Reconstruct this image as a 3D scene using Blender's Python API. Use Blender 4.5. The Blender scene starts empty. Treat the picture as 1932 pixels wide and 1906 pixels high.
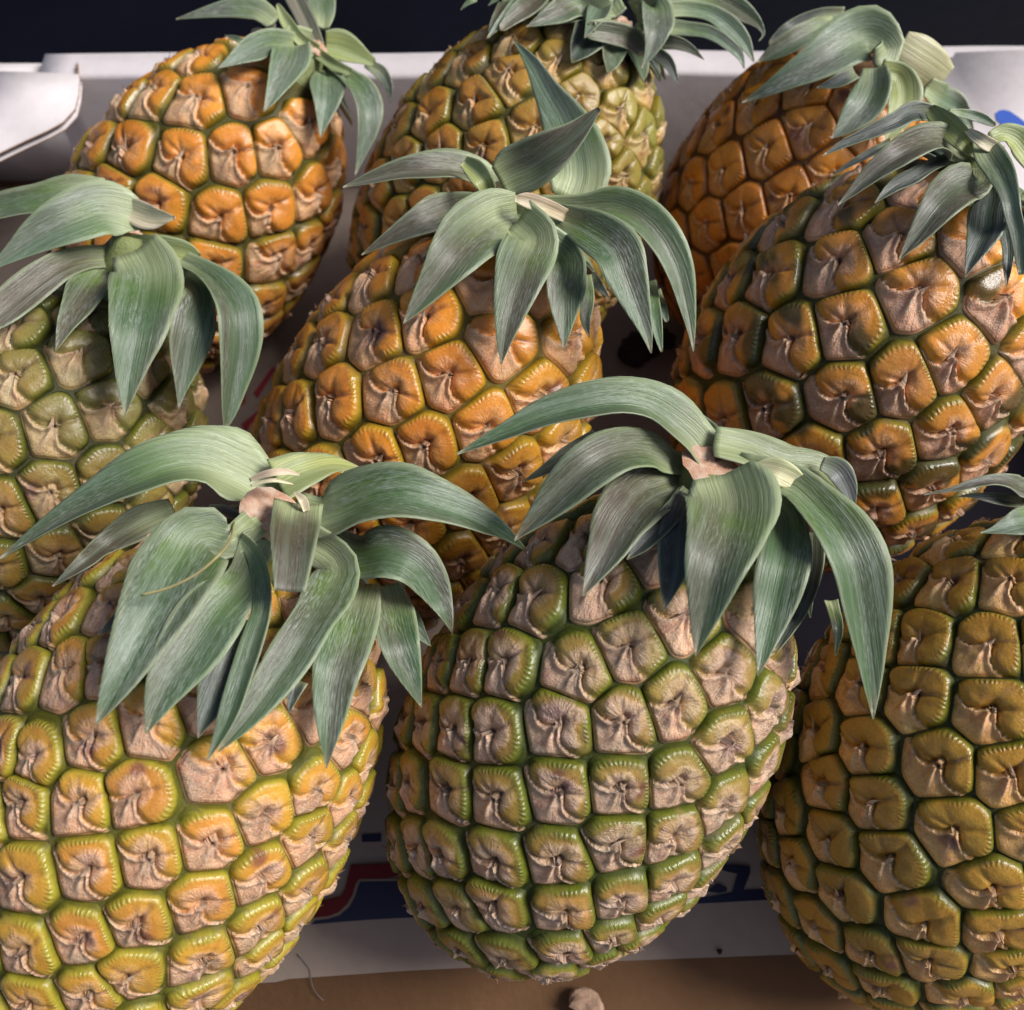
import bpy, math, random
import numpy as np
from mathutils import Vector

# ------------------------------------------------------------------ camera, light, exposure
scene = bpy.context.scene
C = scene.collection
CAM_H = 0.370
PITCH = math.radians(62)
cam_data = bpy.data.cameras.new('camera')
cam = bpy.data.objects.new('camera', cam_data)
C.objects.link(cam)
cam.location = (0, 0, CAM_H)
cam.rotation_euler = (math.pi/2 - PITCH, 0, 0)
cam_data.sensor_width = 36
cam_data.lens = 36
cam_data.clip_start = 0.01
cam_data.clip_end = 50
cam_data.dof.use_dof = True
cam_data.dof.focus_distance = 0.275
cam_data.dof.aperture_fstop = 15
scene.camera = cam

SUN_ELEV, SUN_AZ = math.radians(47), math.radians(88)      # azimuth clockwise from +y (away from the camera) to +x (right)
world = bpy.data.worlds.new('World')
scene.world = world
world.use_nodes = True
wn = world.node_tree
sky = wn.nodes.new('ShaderNodeTexSky')
sky.sky_type = 'NISHITA'
sky.sun_disc = False
sky.sun_elevation = SUN_ELEV
sky.sun_rotation = SUN_AZ
sky.dust_density = 3.0
sky.ozone_density = 0.6
bg = wn.nodes['Background']
bg.inputs['Strength'].default_value = 0.062
wn.links.new(sky.outputs['Color'], bg.inputs['Color'])
sun_data = bpy.data.lights.new('sun', 'SUN')
sun_data.energy = 2.9
sun_data.angle = math.radians(24)
sun_data.color = (1.0, 0.98, 0.95)
sun = bpy.data.objects.new('sun', sun_data)
C.objects.link(sun)
_sd = Vector((math.sin(SUN_AZ)*math.cos(SUN_ELEV), math.cos(SUN_AZ)*math.cos(SUN_ELEV), math.sin(SUN_ELEV)))
sun.rotation_euler = _sd.to_track_quat('Z', 'Y').to_euler()
scene.view_settings.view_transform = 'Standard'
scene.view_settings.look = 'None'
scene.view_settings.exposure = 0.50
scene.view_settings.gamma = 1
scene.cycles.max_bounces = 6
scene.cycles.diffuse_bounces = 3
scene.cycles.glossy_bounces = 2
scene.cycles.use_denoising = True

rng = np.random.default_rng(11)

# ------------------------------------------------------------------ survey: where a thing seen in the photograph stands in the tray
FWD = np.array([0, math.cos(PITCH), -math.sin(PITCH)])
UPV = np.array([0, math.sin(PITCH), math.cos(PITCH)])
RGT = np.array([1.0, 0, 0])
EYE = np.array([0, 0, CAM_H])

def ray(px, py):
    return FWD + (px - 966)/1932*RGT - (py - 953)/1932*UPV

def at(px, py, dist):
    return EYE + dist*ray(px, py)

def on_level(px, py, z):
    r = ray(px, py)
    return EYE + r*((z - CAM_H)/r[2])

def unit(v):
    v = np.asarray(v, float)
    return v/np.maximum(np.linalg.norm(v, axis=-1, keepdims=True), 1e-12)

def sstep(a, b, x):
    t = np.clip((x - a)/(b - a), 0, 1)
    return t*t*(3 - 2*t)

# ------------------------------------------------------------------ mesh and object helpers
def mesh_from(name, verts, faces, attrs=(), smooth=True):
    """faces: an (n,k) int array or a list of them; attrs: (name, type, array per vertex)"""
    me = bpy.data.meshes.new(name)
    verts = np.asarray(verts, np.float32)
    me.vertices.add(len(verts))
    me.vertices.foreach_set('co', verts.ravel())
    fl = [np.asarray(f, np.int32) for f in (faces if isinstance(faces, list) else [faces])]
    fl = [f for f in fl if len(f)]
    idx = np.concatenate([f.ravel() for f in fl])
    cnt = np.concatenate([np.full(len(f), f.shape[1], np.int32) for f in fl])
    start = np.concatenate([[0], np.cumsum(cnt)[:-1]]).astype(np.int32)
    me.loops.add(len(idx))
    me.loops.foreach_set('vertex_index', idx.astype(np.int32))
    me.polygons.add(len(cnt))
    me.polygons.foreach_set('loop_start', start)
    me.polygons.foreach_set('loop_total', cnt)
    if smooth:
        me.polygons.foreach_set('use_smooth', np.ones(len(cnt), bool))
    me.update(calc_edges=True)
    for an, ty, arr in attrs:
        a = me.attributes.new(an, ty, 'POINT')
        arr = np.asarray(arr, np.float32)
        if ty == 'FLOAT_COLOR':
            if arr.shape[1] == 3:
                arr = np.concatenate([arr, np.ones((len(arr), 1), np.float32)], 1)
            a.data.foreach_set('color', arr.ravel())
        elif ty == 'FLOAT_VECTOR':
            a.data.foreach_set('vector', arr.ravel())
        else:
            a.data.foreach_set('value', arr.ravel())
    return me

def obj(name, me, mat=None, parent=None):
    o = bpy.data.objects.new(name, me)
    C.objects.link(o)
    if mat is not None:
        me.materials.append(mat)
    if parent is not None:
        o.parent = parent
    return o

def thing(name, label, cat, loc=(0, 0, 0), group=None):
    o = bpy.data.objects.new(name, None)
    C.objects.link(o)
    o.location = loc
    o.empty_display_size = 0.02
    o['label'] = label
    o['category'] = cat
    if group:
        o['group'] = group
    return o

def tag(o, label, cat, group=None, kind=None):
    o['label'] = label
    o['category'] = cat
    if group:
        o['group'] = group
    if kind:
        o['kind'] = kind
    return o

# ------------------------------------------------------------------ materials
class Nodes:
    def __init__(self, name):
        self.m = bpy.data.materials.new(name)
        self.m.use_nodes = True
        self.t = self.m.node_tree
        self.b = self.t.nodes['Principled BSDF']
    def n(self, ty, **kw):
        nd = self.t.nodes.new(ty)
        for k, v in kw.items():
            if k in nd.inputs:
                self.set(nd.inputs[k], v)
            else:
                setattr(nd, k, v)
        return nd
    def set(self, sock, v):
        if hasattr(v, 'links') or isinstance(v, bpy.types.NodeSocket):
            self.t.links.new(v, sock)
        else:
            sock.default_value = v
    def attr(self, name):
        return self.n('ShaderNodeAttribute', attribute_name=name)
    def math(self, op, a, b=0.0, c=None, clamp=False):
        nd = self.n('ShaderNodeMath', operation=op, use_clamp=clamp)
        self.set(nd.inputs[0], a)
        self.set(nd.inputs[1], b)
        if c is not None:
            self.set(nd.inputs[2], c)
        return nd.outputs[0]
    def mix(self, f, a, b, blend='MIX'):
        nd = self.n('ShaderNodeMix', data_type='RGBA', blend_type=blend)
        self.set(nd.inputs[0], f)
        self.set(nd.inputs[6], a)
        self.set(nd.inputs[7], b)
        return nd.outputs[2]
    def noise(self, vec, scale, detail=3.0, rough=0.55):
        nd = self.n('ShaderNodeTexNoise')
        nd.inputs['Scale'].default_value = scale
        nd.inputs['Detail'].default_value = detail
        nd.inputs['Roughness'].default_value = rough
        if vec is not None:
            self.t.links.new(vec, nd.inputs['Vector'])
        return nd.outputs['Fac']
    def ramp(self, f, a, b, lo=0.0, hi=1.0):
        nd = self.n('ShaderNodeMapRange')
        self.set(nd.inputs[0], f)
        nd.inputs[1].default_value = a
        nd.inputs[2].default_value = b
        nd.inputs[3].default_value = lo
        nd.inputs[4].default_value = hi
        return nd.outputs[0]
    def scaled(self, vec, s):
        nd = self.n('ShaderNodeMapping')
        self.t.links.new(vec, nd.inputs['Vector'])
        nd.inputs['Scale'].default_value = s
        return nd.outputs[0]
    def bump(self, h, dist, strength=1.0):
        nd = self.n('ShaderNodeBump')
        nd.inputs['Distance'].default_value = dist
        nd.inputs['Strength'].default_value = strength
        self.set(nd.inputs['Height'], h)
        self.t.links.new(nd.outputs[0], self.b.inputs['Normal'])
        return nd

def skin_material():
    """rind: albedo, powder and relief masks are laid out per eye; noise breaks them up"""
    k = Nodes('pineapple_rind')
    col = k.attr('col').outputs['Color']
    lp = k.attr('lp').outputs['Vector']            # position on the eye, one unit = its radius, z tells eyes apart
    mk = k.n('ShaderNodeSeparateColor', Color=k.attr('mask').outputs['Color'])
    powder, pleat, wet = mk.outputs[0], mk.outputs[1], mk.outputs[2]
    n1 = k.noise(lp, 2.6, 4, 0.6)
    n2 = k.noise(lp, 11.0, 4, 0.65)
    n3 = k.noise(lp, 24.0, 3, 0.65)
    c = k.mix(k.ramp(n1, 0.3, 0.72, 0.0, 0.5), col, k.mix(1.0, col, (1.12, 0.84, 0.70, 1), 'MULTIPLY'))
    c = k.mix(k.ramp(n2, 0.35, 0.62, 0.35, 0.0), c, k.mix(1.0, c, (0.66, 0.58, 0.50, 1), 'MULTIPLY'))
    pw = k.math('MULTIPLY', powder, k.ramp(n3, 0.40, 0.56), clamp=True)
    pw = k.math('MULTIPLY', pw, k.ramp(n2, 0.30, 0.62, 0.25, 1.0))
    c = k.mix(k.math('MULTIPLY', pw, 0.74), c, (0.84, 0.66, 0.58, 1))
    # tiny dark pores
    vor = k.n('ShaderNodeTexVoronoi')
    vor.inputs['Scale'].default_value = 13.0
    k.t.links.new(lp, vor.inputs['Vector'])
    pores = k.math('MULTIPLY', k.ramp(vor.outputs['Distance'], 0.05, 0.13, 0.5, 0.0), powder)
    c = k.mix(pores, c, (0.09, 0.045, 0.03, 1))
    geo = k.n('ShaderNodeTexCoord').outputs['Object']
    gr = k.noise(geo, 55.0, 5, 0.65)
    gr2 = k.noise(geo, 420.0, 3, 0.6)
    c = k.mix(k.math('MULTIPLY', k.ramp(gr, 0.52, 0.68, 0.0, 0.55), k.ramp(gr2, 0.42, 0.58)), c, (0.20, 0.125, 0.075, 1))
    k.set(k.b.inputs['Base Color'], c)
    r = k.math('ADD', k.ramp(powder, 0.1, 0.8, 0.20, 0.56), k.ramp(n2, 0.3, 0.7, -0.06, 0.09))
    k.set(k.b.inputs['Roughness'], k.math('ADD', r, k.math('MULTIPLY', wet, 0.38)))
    k.b.inputs['Subsurface Weight'].default_value = 0.10
    k.b.inputs['Subsurface Radius'].default_value = (0.0030, 0.0014, 0.0005)
    k.b.inputs['Subsurface Scale'].default_value = 1.0
    k.set(k.b.inputs['Specular IOR Level'], k.ramp(wet, 0, 1, 0.6, 0.3))
    # relief: radial pleats at the rim, papery wrinkles in the middle
    sep = k.n('ShaderNodeSeparateXYZ', Vector=lp)
    ang = k.math('ARCTAN2', sep.outputs[1], sep.outputs[0])
    wob = k.math('ADD', k.math('MULTIPLY', ang, 41.0), k.math('MULTIPLY', n1, 10.0))
    pl = k.math('MULTIPLY', k.math('SINE', wob), pleat)
    comb = k.n('ShaderNodeCombineXYZ')
    k.set(comb.inputs[0], k.math('MULTIPLY', ang, 2.6))
    k.set(comb.inputs[1], k.math('MULTIPLY', k.math('SQRT', k.math('ADD', k.math('MULTIPLY', sep.outputs[0], sep.outputs[0]), k.math('MULTIPLY', sep.outputs[1], sep.outputs[1]))), 0.8))
    k.set(comb.inputs[2], sep.outputs[2])
    rad = k.noise(comb.outputs[0], 2.4, 4, 0.6)
    h = k.math('ADD', k.math('MULTIPLY', pl, 0.07), k.math('MULTIPLY', k.math('MULTIPLY', rad, 0.9), k.ramp(powder, 0.05, 0.6, 0.0, 1.0)))
    h = k.math('ADD', h, k.math('MULTIPLY', n3, k.ramp(powder, 0, 1, 0.06, 0.34)))
    h = k.math('ADD', h, k.math('MULTIPLY', n2, k.ramp(powder, 0, 0.7, 0.06, 0.40)))
    k.bump(h, 0.0015, 0.95)
    return k.m

def leaf_material():
    k = Nodes('crown_leaf')
    col = k.attr('col').outputs['Color']
    lp = k.attr('lp').outputs['Vector']            # centimetres along and across the blade
    mk = k.n('ShaderNodeSeparateColor', Color=k.attr('mask').outputs['Color'])
    upper, edge, bloom = mk.outputs[0], mk.outputs[1], mk.outputs[2]
    fine = k.noise(k.scaled(lp, (0.30, 22.0, 1.0)), 1.0, 3, 0.6)       # veins run along the blade
    vein = k.noise(k.scaled(lp, (0.12, 5.0, 1.0)), 1.0, 2, 0.5)
    patch = k.noise(k.scaled(lp, (0.9, 1.3, 1.0)), 1.0, 4, 0.6)
    fleck = k.noise(k.scaled(lp, (3.6, 34.0, 1.0)), 1.0, 4, 0.68)
    c = k.mix(k.ramp(fine, 0.38, 0.60, 0.0, 0.75), col, k.mix(1.0, col, (0.55, 0.60, 0.50, 1), 'MULTIPLY'))
    c = k.mix(k.ramp(vein, 0.50, 0.72, 0.0, 0.34), c, k.mix(0.6, c, (0.40, 0.46, 0.38, 1)))
    f = k.math('MULTIPLY', k.ramp(fleck, 0.47, 0.66, 0.0, 1.0), k.ramp(patch, 0.32, 0.66, 0.10, 1.0))
    f = k.math('MULTIPLY', f, bloom, clamp=True)
    c = k.mix(k.math('MULTIPLY', f, 0.62), c, (0.46, 0.51, 0.47, 1))
    under = k.mix(k.ramp(fine, 0.38, 0.62), (0.33, 0.345, 0.39, 1), (0.20, 0.22, 0.25, 1))
    c = k.mix(k.math('SUBTRACT', 1.0, upper), c, under)
    c = k.mix(k.math('MULTIPLY', edge, 0.75), c, (0.34, 0.40, 0.24, 1))
    k.set(k.b.inputs['Base Color'], c)
    k.set(k.b.inputs['Roughness'], k.ramp(fleck, 0.3, 0.7, 0.27, 0.50))
    k.b.inputs['Specular IOR Level'].default_value = 0.5
    h = k.math('ADD', k.math('MULTIPLY', fine, 0.8), k.math('MULTIPLY', fleck, 0.25))
    k.bump(h, 0.0006, 0.6)
    return k.m

def plain_material(name, base, rough=0.6, var=0.12, scale=40.0, spec=0.4, bump=0.0, tint=None):
    k = Nodes(name)
    tc = k.n('ShaderNodeTexCoord').outputs['Object']
    a = k.noise(tc, scale, 4, 0.6)
    b = k.noise(tc, scale*9, 3, 0.6)
    dark = tuple(v*(1 - 2.2*var) for v in base[:3]) + (1,)
    c = k.mix(k.ramp(a, 0.35, 0.68), tint or dark, tuple(base[:3]) + (1,))
    c = k.mix(k.ramp(b, 0.4, 0.7, 0.0, 0.30), c, tuple(v*0.72 for v in base[:3]) + (1,))
    k.set(k.b.inputs['Base Color'], c)
    k.b.inputs['Roughness'].default_value = rough
    k.b.inputs['Specular IOR Level'].default_value = spec
    if bump:
        k.bump(b, bump, 0.6)
    return k.m

M_SKIN = skin_material()
M_LEAF = leaf_material()
M_WHITE = plain_material('white_carton', (0.72, 0.66, 0.675), 0.75, 0.075, 16, 0.3, 0.0003)
M_LINER = plain_material('white_liner', (0.345, 0.268, 0.22), 0.62, 0.07, 20, 0.25, 0.0003)
M_KRAFT = plain_material('kraft_board', (0.165, 0.085, 0.040), 0.75, 0.10, 30, 0.2, 0.0004)
M_FLUTE = plain_material('board_edge', (0.36, 0.23, 0.15), 0.8, 0.12, 60, 0.2)
M_BLUE = plain_material('blue_ink', (0.024, 0.034, 0.085), 0.5, 0.05, 40)
M_BRIGHT_BLUE = plain_material('bright_blue_ink', (0.045, 0.12, 0.52), 0.5, 0.05, 40)
M_NEAR_BLACK = plain_material('near_black', (0.008, 0.007, 0.011), 0.7, 0.05, 40, 0.06)  # even near-black for the patch on the liner's right side
M_RED = plain_material('red_ink', (0.19, 0.016, 0.024), 0.5, 0.05, 40)
M_PALE_INK = plain_material('pale_ink', (0.36, 0.27, 0.22), 0.5, 0.05, 40)
M_CUT = plain_material('cut_stem', (0.80, 0.60, 0.46), 0.8, 0.22, 330, 0.2, 0.0016, (0.58, 0.30, 0.18, 1))
M_STEM = plain_material('pale_stem', (0.27, 0.31, 0.12), 0.55, 0.16, 120, 0.3, 0.0008)
M_NAVY = plain_material('dark_cloth', (0.0026, 0.0030, 0.0085), 0.6, 0.25, 7, 0.14, 0.0008)
M_FIBRE = plain_material('fibre', (0.42, 0.36, 0.16), 0.7, 0.1, 300)
M_GREY_FIBRE = plain_material('grey_fibre', (0.20, 0.17, 0.17), 0.8, 0.1, 300)
M_DRY = plain_material('dry_leaf', (0.035, 0.012, 0.012), 0.7, 0.2, 120)
M_PULP = plain_material('pulp_crumb', (0.62, 0.40, 0.28), 0.85, 0.2, 300, 0.2, 0.002)

# ------------------------------------------------------------------ the pineapples: measured place, size, lean and colouring
# centre (photo), half width, half length, distance, lean in the picture, lean towards the viewer, eye spacing
BODY = {
 'BL': (300, 1505, 370, 510, .290, 28, 30, 127),
 'BC': (1098, 1394, 340, 465, .300, 30, 28, 128),
 'BR': (1808, 1461, 341, 477, .302, 27, 28, 130),
 'MC': (790, 831, 289, 417, .356, 31, 25, 127),
 'MR': (1604, 712, 317, 384, .352, 33, 25, 131),
 'ML': (70, 895, 282, 362, .356, 27, 25, 112),
 'TL': (381, 406, 234, 324, .414, 32, 18, 107),
 'TM': (957, 394, 267, 354, .408, 29, 18, 97),
 'TR': (1494, 392, 245, 300, .414, 31, 18, 95),
}
# rim colours, outer edge, groove, bract, middle, powder, dark patches, relief, (second colour, toward right, toward crown)
PAINT = {
 'BL': dict(rim=((.47, .275, .024), (.50, .225, .034)), edge=(.27, .25, .024), groove=(.105, .110, .010), bract=(.66, .37, .20), mid=(.66, .39, .26), powder=.82, patch=.04, relief=.76, ew=.74, pr=.62, alt=((.38, .29, .035), .5, -.1)),
 'BC': dict(rim=((.27, .195, .026), (.36, .20, .040)), edge=(.105, .130, .011), groove=(.048, .066, .006), bract=(.64, .40, .25), mid=(.62, .41, .30), powder=.92, patch=.08, relief=.80, ew=.68, pr=.70, alt=((.28, .23, .07), .5, .3)),
 'BR': dict(rim=((.40, .205, .016), (.34, .20, .018)), edge=(.13, .135, .012), groove=(.042, .052, .005), bract=(.72, .395, .12), mid=(.40, .20, .09), powder=.28, patch=.03, relief=.76, ew=.82, alt=((.40, .24, .03), .4, -.2)),
 'MC': dict(rim=((.62, .245, .018), (.56, .19, .020)), edge=(.33, .21, .014), groove=(.150, .112, .009), bract=(.66, .335, .14), mid=(.50, .25, .135), powder=.52, patch=.02, relief=.80, alt=((.38, .24, .022), .3, .3)),
 'MR': dict(rim=((.58, .245, .022), (.46, .20, .034)), edge=(.18, .15, .014), groove=(.062, .062, .008), bract=(.60, .33, .19), mid=(.52, .30, .20), powder=.68, patch=.85, relief=.78, alt=((.54, .25, .03), .6, -.2)),
 'ML': dict(rim=((.28, .20, .030), (.38, .19, .035)), edge=(.095, .110, .013), groove=(.032, .040, .006), bract=(.48, .33, .14), mid=(.42, .27, .16), powder=.50, patch=.15, relief=.80, alt=((.125, .140, .04), .1, .9)),
 'TL': dict(rim=((.62, .255, .024), (.56, .205, .022)), edge=(.22, .16, .013), groove=(.075, .072, .007), bract=(.60, .36, .15), mid=(.56, .28, .10), powder=.62, patch=.06, relief=.82, alt=((.34, .16, .035), .6, .2)),
 'TM': dict(rim=((.48, .20, .020), (.40, .21, .026)), edge=(.18, .15, .013), groove=(.066, .066, .007), bract=(.53, .33, .08), mid=(.46, .25, .08), powder=.30, patch=.06, relief=.85, alt=((.20, .205, .045), .85, .75)),
 'TR': dict(rim=((.60, .20, .010), (.52, .165, .010)), edge=(.38, .135, .009), groove=(.120, .044, .004), bract=(.45, .19, .030), mid=(.45, .18, .035), powder=.20, patch=.10, relief=.50, alt=((.40, .23, .025), .2, .5)),
}
SUPER_N = 2.08
TAPER = {'BL': -.03, 'BC': -.01, 'BR': 0, 'MC': .02, 'MR': .02, 'ML': 0, 'TL': .06, 'TM': .08, 'TR': .05}

class Body:
    def __init__(self, key):
        cx, cy, hw, hl, Z, tilt, tau, sp = BODY[key]
        c = ray(cx, cy)*Z
        v = unit(c)
        up = unit(UPV - v*(UPV @ v))
        rt = np.cross(v, up)
        t, ta = math.radians(tilt), math.radians(tau)
        ai = math.cos(t)*up + math.sin(t)*rt
        self.ax = math.cos(ta)*ai - math.sin(ta)*v
        self.c = EYE + c
        sl, b = hl/1932*Z, hw/1932*Z
        self.a = math.sqrt(max(sl**2 - (b*math.sin(ta))**2, 1e-6))/math.cos(ta)
        self.b = b - 0.0022
        self.ex = unit(rt - self.ax*(rt @ self.ax))             # right as seen
        self.ey = np.cross(self.ax, self.ex)                    # away from the viewer
        self.sp = sp*(Z - .85*b)/1932       # measured on the near side
        self.taper = TAPER[key]
        self.M = np.stack([self.ex, self.ey, self.ax], 1)       # local -> world
    def project(self, q):
        """points in local axes pushed onto the unswollen surface; returns point and outward normal"""
        a, b, n = self.a, self.b, SUPER_N
        r = np.hypot(q[..., 0], q[..., 1])
        f = ((r/b)**n + np.abs(q[..., 2]/a)**n)**(1/n)
        p = q/np.maximum(f, 1e-9)[..., None]
        rr = np.hypot(p[..., 0], p[..., 1])
        gr = (rr/b)**(n - 1)/b
        gz = np.sign(p[..., 2])*np.abs(p[..., 2]/a)**(n - 1)/a
        nx = np.where(rr > 1e-9, p[..., 0]/np.maximum(rr, 1e-9), 0)*gr
        ny = np.where(rr > 1e-9, p[..., 1]/np.maximum(rr, 1e-9), 0)*gr
        nn = unit(np.stack([nx, ny, gz], -1))
        s = 1 - self.taper*p[..., 2]/a
        p = np.stack([p[..., 0]*s, p[..., 1]*s, p[..., 2]], -1)
        return p, nn
    def world(self, p):
        return self.c + p @ self.M.T
    def hit(self, d):
        """distance factor along ray d from the camera to the body's skin, inf where it misses"""
        o = (EYE - self.c) @ self.M
        dl = d @ self.M
        s = np.array([self.b + .0055, self.b + .0055, self.a + .0055])
        o, dl = o/s, dl/s
        A = (dl*dl).sum(-1); B = 2*(dl*o).sum(-1); Cc = (o*o).sum() - 1
        disc = B*B - 4*A*Cc
        return np.where(disc > 0, (-B - np.sqrt(np.maximum(disc, 0)))/(2*A), np.inf)

BODIES = {k: Body(k) for k in BODY}

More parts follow.
